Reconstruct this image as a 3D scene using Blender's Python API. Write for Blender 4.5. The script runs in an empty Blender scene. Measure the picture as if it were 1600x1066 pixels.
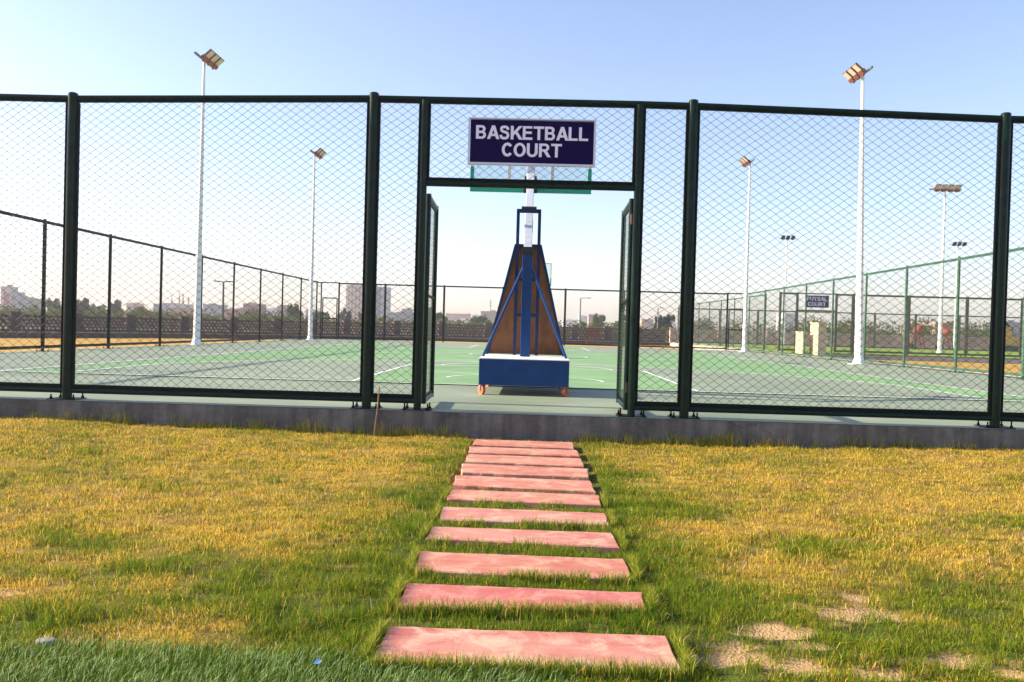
import bpy, bmesh, math, random
import numpy as np
from mathutils import Vector, Matrix

R = math.radians
random.seed(7)
C = bpy.context.scene.collection
scene = bpy.context.scene

# ------------------------------------------------------------------ camera
F_PX, PITCH, ROLL, YAW, CAM_Z = 1311.559, 0.01436, 0.0282, 0.0240, 0.822
cam_d = bpy.data.cameras.new('camera'); cam = bpy.data.objects.new('camera', cam_d); C.objects.link(cam)
cam_d.sensor_width = 36.0; cam_d.lens = 36.0 * F_PX / 1600.0
cam_d.clip_start = 0.05; cam_d.clip_end = 6000
_M = (Matrix.Rotation(YAW, 4, 'Z') @ Matrix.Rotation(R(90) - PITCH, 4, 'X') @ Matrix.Rotation(ROLL, 4, 'Z'))
cam.matrix_world = Matrix.Translation((0, 0, CAM_Z)) @ _M
scene.camera = cam

# ------------------------------------------------------------------ world and sun
SUN_EL, SUN_FWD = R(26.3), R(2.2)            # low sun from the left, a little beyond the fence line
sun_dir = Vector((-math.cos(SUN_EL) * math.cos(SUN_FWD), math.cos(SUN_EL) * math.sin(SUN_FWD), math.sin(SUN_EL)))
w = bpy.data.worlds.new('World'); scene.world = w; w.use_nodes = True
nt = w.node_tree; nt.nodes.clear()
sky = nt.nodes.new('ShaderNodeTexSky'); sky.sky_type = 'NISHITA'; sky.sun_disc = False
sky.sun_elevation = SUN_EL
sky.sun_rotation = math.atan2(sun_dir.x, sun_dir.y)
sky.air_density = 1.0; sky.dust_density = 0.9; sky.ozone_density = 1.6
bg = nt.nodes.new('ShaderNodeBackground'); bg.inputs['Strength'].default_value = 0.122
wo = nt.nodes.new('ShaderNodeOutputWorld')
wb = nt.nodes.new('ShaderNodeMixRGB'); wb.blend_type = 'MULTIPLY'; wb.inputs[0].default_value = 1.0; wb.inputs[2].default_value = (1.04, 0.945, 1.0, 1)
nt.links.new(sky.outputs['Color'], wb.inputs[1]); nt.links.new(wb.outputs[0], bg.inputs['Color']); nt.links.new(bg.outputs['Background'], wo.inputs['Surface'])
sd = bpy.data.lights.new('sun', 'SUN'); sd.energy = 4.8; sd.angle = R(0.5); sd.color = (1.0, 0.90, 0.74)
sun = bpy.data.objects.new('sun', sd); C.objects.link(sun)
sun.rotation_euler = (-sun_dir).to_track_quat('-Z', 'Y').to_euler()
vs = scene.view_settings
vs.view_transform = 'Standard'; vs.look = 'None'; vs.gamma = 1.0; vs.use_curve_mapping = False; vs.exposure = 1.2
scene.cycles.max_bounces = 6; scene.cycles.volume_bounces = 0
scene.cycles.transparent_max_bounces = 12

# ------------------------------------------------------------------ materials
def mat(name, col, rough=0.6, metal=0.0, var=0.0, scale=5.0, bump=0.0, bscale=40.0, col2=None, stretch=None, spec=0.5, transl=0.0):
    m = bpy.data.materials.new(name); m.use_nodes = True; n = m.node_tree; b = n.nodes['Principled BSDF']
    b.inputs['Base Color'].default_value = (*col, 1); b.inputs['Roughness'].default_value = rough
    b.inputs['Metallic'].default_value = metal; b.inputs['Specular IOR Level'].default_value = spec
    tc = n.nodes.new('ShaderNodeTexCoord'); src = tc.outputs['Object']
    if stretch:
        mp = n.nodes.new('ShaderNodeMapping'); mp.inputs['Scale'].default_value = stretch
        n.links.new(src, mp.inputs['Vector']); src = mp.outputs['Vector']
    if var or col2:
        no = n.nodes.new('ShaderNodeTexNoise'); no.inputs['Scale'].default_value = scale; no.inputs['Detail'].default_value = 6
        no.inputs['Roughness'].default_value = 0.65
        n.links.new(src, no.inputs['Vector'])
        r = n.nodes.new('ShaderNodeValToRGB'); n.links.new(no.outputs['Fac'], r.inputs['Fac'])
        c2 = col2 or tuple(min(1, c * (1 + var)) for c in col); c1 = col if col2 else tuple(c * (1 - var) for c in col)
        r.color_ramp.elements[0].position = 0.32; r.color_ramp.elements[1].position = 0.68
        r.color_ramp.elements[0].color = (*c1, 1); r.color_ramp.elements[1].color = (*c2, 1)
        n.links.new(r.outputs['Color'], b.inputs['Base Color'])
    if bump:
        nb = n.nodes.new('ShaderNodeTexNoise'); nb.inputs['Scale'].default_value = bscale; nb.inputs['Detail'].default_value = 5
        n.links.new(src, nb.inputs['Vector'])
        bp = n.nodes.new('ShaderNodeBump'); bp.inputs['Strength'].default_value = bump; bp.inputs['Distance'].default_value = 0.02
        n.links.new(nb.outputs['Fac'], bp.inputs['Height']); n.links.new(bp.outputs['Normal'], b.inputs['Normal'])
    return m

def attr_mat(name, rough=0.75, transl=0.35, spec=0.25):
    m = bpy.data.materials.new(name); m.use_nodes = True; n = m.node_tree; b = n.nodes['Principled BSDF']
    a = n.nodes.new('ShaderNodeAttribute'); a.attribute_name = 'Col'
    b.inputs['Roughness'].default_value = rough; b.inputs['Specular IOR Level'].default_value = spec
    n.links.new(a.outputs['Color'], b.inputs['Base Color'])
    if transl:
        t = n.nodes.new('ShaderNodeBsdfTranslucent'); n.links.new(a.outputs['Color'], t.inputs['Color'])
        x = n.nodes.new('ShaderNodeMixShader'); x.inputs[0].default_value = transl
        n.links.new(b.outputs[0], x.inputs[1]); n.links.new(t.outputs[0], x.inputs[2])
        n.links.new(x.outputs[0], n.nodes['Material Output'].inputs['Surface'])
    return m

M = dict(
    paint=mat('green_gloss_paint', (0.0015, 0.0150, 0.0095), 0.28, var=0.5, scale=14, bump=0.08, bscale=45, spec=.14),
    paint_sunlit=mat('green_paint_sunlit', (0.035, 0.10, 0.055), 0.45, var=0.3, scale=6),  # lighter copy of the green paint, sunlight put into the colour
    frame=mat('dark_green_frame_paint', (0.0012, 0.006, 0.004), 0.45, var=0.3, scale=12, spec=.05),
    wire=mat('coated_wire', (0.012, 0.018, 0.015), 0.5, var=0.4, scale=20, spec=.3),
    wire_sunlit=mat('coated_wire_sunlit', (0.08, 0.11, 0.07), 0.55),  # lighter copy of the wire, sun and backlight put into the colour
    steel=mat('dull_steel', (0.20, 0.20, 0.19), 0.5, 0.6, var=0.3, scale=30),
    rust=mat('rusty_hinge', (0.12, 0.035, 0.012), 0.8, var=0.5, scale=50),
    white_pole=mat('white_painted_pole', (0.72, 0.72, 0.70), 0.5, var=0.10, scale=6, stretch=(1, 1, .2)),
    galv=mat('galvanised_arm', (0.60, 0.62, 0.66), 0.38, 0.25, var=0.12, scale=14),
    flood_red=mat('flood_housing_red', (0.24, 0.07, 0.05), 0.5),
    flood_lens=mat('flood_lens', (0.58, 0.54, 0.42), 0.25),
    flood_dark=mat('flood_housing_dark', (0.03, 0.03, 0.03), 0.5),
    blue=mat('blue_enamel', (0.001, 0.040, 0.155), 0.38, spec=.2, var=0.22, scale=4, bump=0.04, bscale=25),
    blue_dk=mat('blue_frame_enamel', (0.001, 0.022, 0.085), 0.4, spec=.2, var=0.25, scale=8),
    ply=mat('plywood_back', (0.13, 0.042, 0.010), 0.65, col2=(0.25, 0.095, 0.028), scale=3.5, stretch=(3, 3, .8), bump=0.1, bscale=30),
    lit_top=mat('white_lit_box_top', (0.78, 0.76, 0.73), 0.6, var=0.06, scale=6),  # white stands in for sunlight on top of the blue box
    caster=mat('orange_caster', (0.55, 0.12, 0.035), 0.5, var=0.25, scale=30),
    rubber=mat('black_rubber', (0.012, 0.012, 0.012), 0.7),
    teal=mat('green_board_padding', (0.0, 0.30, 0.19), 0.55, var=0.1, scale=8),
    board_frame=mat('board_frame_white', (0.62, 0.62, 0.50), 0.5),
    rim=mat('orange_rim', (0.65, 0.10, 0.02), 0.45),
    sign_blue=mat('sign_face', (0.006, 0.0006, 0.050), 0.5, spec=.02),
    sign_faded=mat('sign_face_faded', (0.060, 0.016, 0.085), 0.5, spec=.1),
    sign_white=mat('sign_letter', (0.78, 0.74, 0.88), 0.45),
    sign_frame=mat('sign_frame', (0.62, 0.60, 0.72), 0.4, 0.1),
    cream=mat('cream_render', (0.62, 0.50, 0.30), 0.85, var=0.1, scale=3, bump=.2),
    wall=mat('boundary_block_shaded', (0.085, 0.058, 0.05), 0.9, var=0.3, scale=2.0, bump=0.3, bscale=15),  # dark brown holds the shade on the unlit wall faces
    wall_sunlit=mat('boundary_block_sunlit', (0.52, 0.36, 0.29), 0.9, var=0.25, scale=1.2, bump=0.3, bscale=15),  # pale pink holds the sunlight on the right-hand wall
    wallcap=mat('boundary_cap', (0.40, 0.33, 0.15), 0.9, var=0.2, scale=2),  # yellowish tone puts the sunlight on the kerb top into colour
    bark=mat('bark', (0.10, 0.07, 0.045), 0.9, var=0.3, scale=8),
    glass_dk=mat('window_dark', (0.03, 0.035, 0.045), 0.2),
    straw=mat('dry_stalk', (0.30, 0.17, 0.08), 0.8, var=0.3, scale=30),
    red_b=mat('maroon_bench_paint', (0.10, 0.012, 0.012), 0.5),
    yellow=mat('machine_yellow', (0.62, 0.33, 0.03), 0.5, var=0.15, scale=4),
    orange=mat('mixer_orange', (0.34, 0.06, 0.03), 0.5, var=0.15, scale=4),
    stone=mat('grey_stone', (0.22, 0.20, 0.18), 0.9, var=0.2, scale=20, bump=.4),
    ltblue=mat('blue_plastic', (0.10, 0.20, 0.42), 0.4),
)
BM = dict(beige=(.44, .35, .25), grey=(.28, .28, .29), brown=(.22, .16, .13), pink=(.46, .30, .23), brick=(.32, .13, .08),
          white=(.72, .70, .68), pinkroof=(.62, .42, .34), tower=(.52, .35, .20), net=(.02, .075, .08), maroon=(.30, .05, .06))
BMAT = {k: mat('building_' + k, v, 0.9, var=0.15, scale=0.35, bump=.1, bscale=3) for k, v in BM.items()}

# ------------------------------------------------------------------ object helpers
def tag(o, label=None, cat=None, group=None, kind=None):
    if label: o['label'] = label
    if cat: o['category'] = cat
    if group: o['group'] = group
    if kind: o['kind'] = kind
    return o
def link(name, me, parent=None, loc=None, rz=None):
    o = bpy.data.objects.new(name, me); C.objects.link(o)
    if parent is not None: o.parent = parent
    if loc is not None: o.location = loc
    if rz is not None: o.rotation_euler = (0, 0, rz)
    return o
def thing(name, label, cat, loc=(0, 0, 0), rz=0.0, group=None):
    return tag(link(name, None, None, loc, rz), label, cat, group)
def copy_tree(o, parent=None):
    c = o.copy(); C.objects.link(c); c.parent = parent
    for ch in list(o.children): copy_tree(ch, c)
    return c

class MB:
    def __init__(s): s.v = []; s.f = []
    def box(s, a, b, M4=None):
        x0, y0, z0 = a; x1, y1, z1 = b; i = len(s.v)
        P = [(x0, y0, z0), (x1, y0, z0), (x1, y1, z0), (x0, y1, z0), (x0, y0, z1), (x1, y0, z1), (x1, y1, z1), (x0, y1, z1)]
        if M4 is not None: P = [tuple(M4 @ Vector(p)) for p in P]
        s.v += P
        s.f += [tuple(i + k for k in q) for q in ((0, 3, 2, 1), (4, 5, 6, 7), (0, 1, 5, 4), (1, 2, 6, 5), (2, 3, 7, 6), (3, 0, 4, 7))]
        return s
    def tube(s, p0, p1, r0, r1=None, n=12, cap=True, ph=0.0):
        r1 = r0 if r1 is None else r1
        p0 = Vector(p0); p1 = Vector(p1); d = (p1 - p0).normalized()
        up = Vector((0, 0, 1)) if abs(d.z) < .9 else Vector((0, 1, 0))
        a = d.cross(up).normalized(); b = d.cross(a); i = len(s.v)
        for p, r in ((p0, r0), (p1, r1)):
            for k in range(n):
                t = 2 * math.pi * k / n + ph
                s.v.append(tuple(p + (a * math.cos(t) + b * math.sin(t)) * r))
        for k in range(n):
            j = (k + 1) % n; s.f.append((i + k, i + n + k, i + n + j, i + j))
        if cap: s.f.append(tuple(i + k for k in range(n))); s.f.append(tuple(i + n + k for k in reversed(range(n))))
        return s
    def bar(s, p0, p1, w, h, upv=(0, 0, 1)):
        p0 = Vector(p0); p1 = Vector(p1); d = (p1 - p0).normalized(); u = Vector(upv)
        a = d.cross(u).normalized(); b = a.cross(d).normalized(); i = len(s.v)
        for p in (p0, p1):
            for sx, sz in ((-1, -1), (1, -1), (1, 1), (-1, 1)): s.v.append(tuple(p + a * (sx * w / 2) + b * (sz * h / 2)))
        s.f += [(i, i + 1, i + 2, i + 3), (i + 7, i + 6, i + 5, i + 4)] + [(i + k, i + 4 + k, i + 4 + (k + 1) % 4, i + (k + 1) % 4) for k in range(4)]
        return s
    def poly(s, pts): i = len(s.v); s.v += [tuple(p) for p in pts]; s.f.append(tuple(range(i, i + len(pts)))); return s
    def prism(s, bot, top):
        i = len(s.v); n = len(bot); s.v += [tuple(p) for p in bot] + [tuple(p) for p in top]
        s.f.append(tuple(i + k for k in reversed(range(n)))); s.f.append(tuple(i + n + k for k in range(n)))
        for k in range(n): j = (k + 1) % n; s.f.append((i + k, i + j, i + n + j, i + n + k))
        return s
    def build(s, name, m, parent=None, loc=None, rz=None, smooth=False, bevel=0):
        me = bpy.data.meshes.new(name); me.from_pydata(s.v, [], s.f)
        bm = bmesh.new(); bm.from_mesh(me); bmesh.ops.recalc_face_normals(bm, faces=bm.faces)
        if bevel: bmesh.ops.bevel(bm, geom=bm.edges[:], offset=bevel, segments=2, affect='EDGES', profile=.5)
        bm.to_mesh(me); bm.free()
        if m: me.materials.append(m)
        if smooth: me.shade_smooth(); me.set_sharp_from_angle(angle=R(40))
        return link(name, me, parent, loc, rz)

def np_mesh(name, v, quads, m, tris=None, cols=None):
    me = bpy.data.meshes.new(name); v = np.asarray(v, np.float32)
    nq = 0 if quads is None else len(quads); ntr = 0 if tris is None else len(tris)
    me.vertices.add(len(v)); me.vertices.foreach_set('co', v.ravel())
    idx = []; 
    if nq: idx.append(np.asarray(quads, np.int32).ravel())
    if ntr: idx.append(np.asarray(tris, np.int32).ravel())
    idx = np.concatenate(idx); me.loops.add(len(idx)); me.loops.foreach_set('vertex_index', idx)
    st = np.concatenate([np.arange(nq) * 4, nq * 4 + np.arange(ntr) * 3]).astype(np.int32)
    me.polygons.add(nq + ntr); me.polygons.foreach_set('loop_start', st)
    if cols is not None:
        a = me.color_attributes.new('Col', 'FLOAT_COLOR', 'POINT')
        c4 = np.ones((len(v), 4), np.float32); c4[:, :3] = cols; a.data.foreach_set('color', c4.ravel())
    me.update(calc_edges=True); me.validate()
    if m: me.materials.append(m)
    return me

# ------------------------------------------------------------------ smooth value noise on the ground plane
_rng = np.random.default_rng(3)
_G = [_rng.random((64, 64)) for _ in range(6)]
def vnoise(x, y, s, k=0):
    x = np.asarray(x) * s + 17.3 * (k + 1); y = np.asarray(y) * s + 9.1 * (k + 2)
    xi = np.floor(x).astype(int); yi = np.floor(y).astype(int); fx = x - xi; fy = y - yi
    fx = fx * fx * (3 - 2 * fx); fy = fy * fy * (3 - 2 * fy); g = _G[k % 6]
    a = g[xi % 64, yi % 64]; b = g[(xi + 1) % 64, yi % 64]; c = g[xi % 64, (yi + 1) % 64]; d = g[(xi + 1) % 64, (yi + 1) % 64]
    return (a * (1 - fx) + b * fx) * (1 - fy) + (c * (1 - fx) + d * fx) * fy
def fbm(x, y, s, k=0, o=4):
    t = 0; a = .5; n = 0
    for i in range(o): t = t + a * vnoise(x, y, s * 2 ** i, k + i); n += a; a *= .55
    return t / n

LZ = -0.24            # lawn level
EDGE = 8.04           # front edge of the court slab
def lawn_z(x, y):
    t = np.clip((np.asarray(y) - 5.0) / 3.0, 0, 1); t = t * t * (3 - 2 * t)
    return LZ + t * (-.005 + .060 * np.minimum(1, (np.abs(x) / 4.5) ** 2)) + (fbm(x, y, 1.1, 2) - .5) * .035 * np.clip(np.abs(np.asarray(x)) * 2 - .7, 0, 1)

# ------------------------------------------------------------------ the court
SL, SRT, FARY, YF = -11.33, 11.17, 44.64, 8.225
court_m = bpy.data.materials.new('court_acrylic'); court_m.use_nodes = True
def court_material(name, col, col2):
    m = mat(name, col, 0.62, col2=col2, scale=0.9, bump=0.12, bscale=220, spec=0.35)
    n = m.node_tree; b = n.nodes['Principled BSDF']; tc = [x for x in n.nodes if x.type == 'TEX_COORD'][0]
    src = b.inputs['Base Color'].links[0].from_socket
    sp = n.nodes.new('ShaderNodeTexNoise'); sp.inputs['Scale'].default_value = 0.35; sp.inputs['Detail'].default_value = 8; sp.inputs['Roughness'].default_value = .7
    mp = n.nodes.new('ShaderNodeMapping'); mp.inputs['Scale'].default_value = (1, 3, 1)
    n.links.new(tc.outputs['Object'], mp.inputs['Vector']); n.links.new(mp.outputs['Vector'], sp.inputs['Vector'])
    mx = n.nodes.new('ShaderNodeMixRGB'); mx.blend_type = 'MULTIPLY'; mx.inputs[0].default_value = .7
    cr = n.nodes.new('ShaderNodeValToRGB'); cr.color_ramp.elements[0].position = .35; cr.color_ramp.elements[1].position = .6
    cr.color_ramp.elements[0].color = (.62, .62, .66, 1); cr.color_ramp.elements[1].color = (1, 1, 1, 1)
    n.links.new(sp.outputs['Fac'], cr.inputs['Fac']); n.links.new(src, mx.inputs[1]); n.links.new(cr.outputs['Color'], mx.inputs[2])
    n.links.new(mx.outputs[0], b.inputs['Base Color'])
    return m
GREY_C = court_material('court_grey_acrylic', (0.225, 0.268, 0.162), (0.29, 0.325, 0.212))
GREEN_C = court_material('court_green_acrylic', (0.175, 0.32, 0.108), (0.245, 0.385, 0.158))
LINE = mat('court_line_paint', (0.82, 0.84, 0.76), 0.6, var=0.12, scale=4)
JOINT = mat('slab_joint', (0.05, 0.06, 0.05), 0.9)
conc = mat('plinth_concrete', (0.092, 0.086, 0.086), 0.9, col2=(0.175, 0.162, 0.155), scale=4.5, bump=0.7, bscale=28)
def concrete_wear(m):        # pale chipped plaster spots, fine cracks and run-off streaks
    n = m.node_tree; b = n.nodes['Principled BSDF']; src = b.inputs['Base Color'].links[0].from_socket
    tc = [x for x in n.nodes if x.type == 'TEX_COORD'][0]
    vo = n.nodes.new('ShaderNodeTexVoronoi'); vo.feature = 'DISTANCE_TO_EDGE'; vo.inputs['Scale'].default_value = 1.1
    nn = n.nodes.new('ShaderNodeTexNoise'); nn.inputs['Scale'].default_value = 3; nn.inputs['Detail'].default_value = 8
    n.links.new(tc.outputs['Object'], nn.inputs['Vector'])
    ad = n.nodes.new('ShaderNodeMixRGB'); ad.blend_type = 'ADD'; ad.inputs[0].default_value = .5; n.links.new(tc.outputs['Object'], ad.inputs[1]); n.links.new(nn.outputs['Color'], ad.inputs[2]); n.links.new(ad.outputs[0], vo.inputs['Vector'])
    cr = n.nodes.new('ShaderNodeValToRGB'); cr.color_ramp.elements[0].position = 0.0; cr.color_ramp.elements[0].color = (.25, .25, .25, 1); cr.color_ramp.elements[1].position = .012; cr.color_ramp.elements[1].color = (1, 1, 1, 1)
    n.links.new(vo.outputs['Distance'], cr.inputs['Fac'])
    mu = n.nodes.new('ShaderNodeMixRGB'); mu.blend_type = 'MULTIPLY'; mu.inputs[0].default_value = .4; n.links.new(src, mu.inputs[1]); n.links.new(cr.outputs['Color'], mu.inputs[2])
    mp = n.nodes.new('ShaderNodeMapping'); mp.inputs['Scale'].default_value = (9, 9, .7); n.links.new(tc.outputs['Object'], mp.inputs['Vector'])
    st = n.nodes.new('ShaderNodeTexNoise'); st.inputs['Scale'].default_value = 1; st.inputs['Detail'].default_value = 4; n.links.new(mp.outputs['Vector'], st.inputs['Vector'])
    r2 = n.nodes.new('ShaderNodeValToRGB'); r2.color_ramp.elements[0].position = .4; r2.color_ramp.elements[0].color = (.55, .55, .55, 1); r2.color_ramp.elements[1].position = .6; r2.color_ramp.elements[1].color = (1.1, 1.08, 1.05, 1)
    n.links.new(st.outputs['Fac'], r2.inputs['Fac'])
    m2 = n.nodes.new('ShaderNodeMixRGB'); m2.blend_type = 'MULTIPLY'; m2.inputs[0].default_value = .7; n.links.new(mu.outputs[0], m2.inputs[1]); n.links.new(r2.outputs['Color'], m2.inputs[2])
    n.links.new(m2.outputs[0], b.inputs['Base Color'])
concrete_wear(conc)

s = MB()
s.box((SL - .25, EDGE, -0.45), (SRT + .32, FARY + .3, 0))
o = s.build('court_slab', conc); tag(o, kind='structure')
# thin acrylic sheet over the slab
s = MB(); s.poly([(SL - .2, EDGE + .015, .004), (SRT + .2, EDGE + .015, .004), (SRT + .2, FARY + .25, .004), (SL - .2, FARY + .25, .004)])
tag(s.build('court_surface', GREY_C), kind='structure')
CX = -0.1; HW = 7.5; Y0 = 11.85; Y1 = 39.85; TP = 6.6; HOOP = 1.575
def arcpts(cx, cy, r, a0, a1, n=48):
    return [(cx + r * math.cos(a0 + (a1 - a0) * i / n), cy + r * math.sin(a0 + (a1 - a0) * i / n)) for i in range(n + 1)]
def three(y0, sg, inset=0.0):      # outline of the three-point area
    r = 6.75 - inset; x = TP - inset; hy = y0 + sg * HOOP; a = math.acos(x / r)
    p = [(CX + x, y0)] + [(CX + r * math.cos(t), hy + sg * r * math.sin(t)) for t in np.linspace(a, math.pi - a, 60)] + [(CX - x, y0)]
    return p
ZG, ZI, ZK, ZL = .008, .012, .016, .020
g = MB(); g.poly([(CX - HW, Y0, ZG), (CX + HW, Y0, ZG), (CX + HW, Y1, ZG), (CX - HW, Y1, ZG)])
tag(g.build('court_green_field', GREEN_C), kind='structure')
g = MB()
for y0, sg in ((Y0, 1), (Y1, -1)): g.poly([(x, y, ZI) for x, y in three(y0, sg)])
tag(g.build('court_shooting_area', GREY_C), kind='structure')
g = MB()
for y0, sg in ((Y0, 1), (Y1, -1)):
    g.poly([(CX - 2.45, y0, ZK), (CX + 2.45, y0, ZK), (CX + 2.45, y0 + sg * 5.8, ZK)] +
           [(CX + 1.8 * math.cos(t), y0 + sg * (5.8 + 1.8 * math.sin(t)), ZK) for t in np.linspace(0, math.pi, 30)] + [(CX - 2.45, y0 + sg * 5.8, ZK)])
g.poly([(x, y, ZK) for x, y in arcpts(CX, (Y0 + Y1) / 2, 1.8, 0, 2 * math.pi, 40)[:-1]])
tag(g.build('court_key_area', GREEN_C), kind='structure')
l = MB(); LW = .05
def strip(pts, closed=False):
    P = [Vector((p[0], p[1], 0)) for p in pts]; n = len(P)
    for i in range(n - 1 if not closed else n):
        a = P[i]; b = P[(i + 1) % n]; d = (b - a).normalized(); q = Vector((-d.y, d.x, 0)) * LW / 2; e = d * .004
        l.poly([(*(a - q - e)[:2], ZL), (*(b - q + e)[:2], ZL), (*(b + q + e)[:2], ZL), (*(a + q - e)[:2], ZL)])
strip([(CX - HW, Y0), (CX + HW, Y0)]); strip([(CX - HW, Y1), (CX + HW, Y1)])
strip([(CX - HW, Y0 + .03), (CX - HW, Y1 - .03)]); strip([(CX + HW, Y0 + .03), (CX + HW, Y1 - .03)])
YM = (Y0 + Y1) / 2; strip([(CX - HW + .03, YM), (CX + HW - .03, YM)])
strip(arcpts(CX, YM, 1.8, 0.01, math.pi - .01, 40)); strip(arcpts(CX, YM, 1.8, math.pi + .01, 2 * math.pi - .01, 40))
for y0, sg in ((Y0, 1), (Y1, -1)):
    t = three(y0, sg); strip([t[0], t[1]] if False else [(t[0][0], y0 + sg * .03)] + t[1:-1] + [(t[-1][0], y0 + sg * .03)])
    strip([(CX - 2.45, y0 + sg * .03), (CX - 2.45, y0 + sg * 5.8)]); strip([(CX + 2.45, y0 + sg * .03), (CX + 2.45, y0 + sg * 5.8)])
    strip([(CX - 2.42, y0 + sg * 5.8), (CX + 2.42, y0 + sg * 5.8)])
    strip([(CX + 1.8 * math.cos(u), y0 + sg * (5.83 + 1.8 * math.sin(u))) for u in np.linspace(0, math.pi, 40)])
    strip([(CX + 1.25 * math.cos(u), y0 + sg * (HOOP + 1.25 * math.sin(u))) for u in np.linspace(0, math.pi, 30)])
    for k in (1.75, 2.6, 3.45, 4.3):
        for sx in (-1, 1): strip([(CX + sx * 2.48, y0 + sg * k), (CX + sx * 2.62, y0 + sg * k)])
tag(l.build('court_lines', LINE), kind='structure')
j = MB()
for y in (8.99, 11.60): j.poly([(SL, y - .011, .0079), (SRT, y - .011, .0079), (SRT, y + .011, .0079), (SL, y + .011, .0079)])
tag(j.build('slab_joints', JOINT), kind='structure')
# raised kerb along the right and left sides of the slab
kb = mat('kerb_concrete', (0.42, 0.37, 0.30), 0.9, var=.15, scale=3)
k = MB(); k.box((SRT + .22, EDGE + .3, -.2), (SRT + .36, FARY + .3, .055)); tag(k.build('court_kerb', kb), kind='structure')

# ------------------------------------------------------------------ chain link
def chain_mesh(name, L, z0, z1, pw, ph, r, m, seed=0, jit=1.0, rise=0.0):
    rs = np.random.default_rng(seed)
    ni = int(round(L / (pw / 2))); nj = int(round((z1 - z0) / (ph / 2)))
    dx = L / ni; dz = (z1 - z0) / nj
    I, J = np.meshgrid(np.arange(ni + 1), np.arange(nj + 1), indexing='ij')
    X = I * dx; Z = z0 + J * dz
    RISE = (max(rise, 0) - max(-rise, 0)) * (X / L if rise > 0 else X / L - 1) * (Z - z0) / (z1 - z0)
    wx = (vnoise(X, Z, 1.3, seed % 5) - .5) * .030 * jit; wz = (vnoise(X, Z, 1.7, (seed + 2) % 5) - .5) * .026 * jit
    ed = (np.sin(np.pi * X / L).clip(0, 1) ** .4) * (np.sin(np.pi * (Z - z0) / (z1 - z0)).clip(0, 1) ** .4)
    X = X + (wx + rs.normal(0, .0022, X.shape) * jit) * ed; Z = Z + (wz + rs.normal(0, .0018, X.shape) * jit) * ed
    D = (((I // 1) % 2) - .5) * 2 * r * .8 + (vnoise(I * dx, J * dz, .9, (seed + 3) % 5) - .5) * .02 * jit
    Z = Z + RISE
    P = np.stack([X, D, Z], -1)
    v = []; 
    a = []; b = []
    for di, dj in ((1, 1), (1, -1)):
        for i in range(ni):
            js = np.arange(nj + 1); js = js[((i + js) % 2 == 0) & (js + dj >= 0) & (js + dj <= nj)]
            a.append(P[i, js]); b.append(P[i + 1, js + dj])
    a = np.concatenate(a); b = np.concatenate(b)
    d = b - a; d /= np.linalg.norm(d, axis=1, keepdims=True)
    n1 = np.cross(d, [0, 1, 0]); n1 /= np.linalg.norm(n1, axis=1, keepdims=True); n2 = np.cross(d, n1)
    V = []
    for p in (a - d * r * .5, b + d * r * .5):
        for t in (0, 2.094, 4.189): V.append(p + (n1 * math.cos(t) + n2 * math.sin(t)) * r)
    V = np.stack(V, 1).reshape(-1, 3); n = len(a); base = (np.arange(n) * 6)[:, None]
    Q = np.concatenate([base + np.array([[k, 3 + k, 3 + (k + 1) % 3, (k + 1) % 3]]) for k in range(3)])
    return np_mesh(name, V, Q, m)

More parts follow.
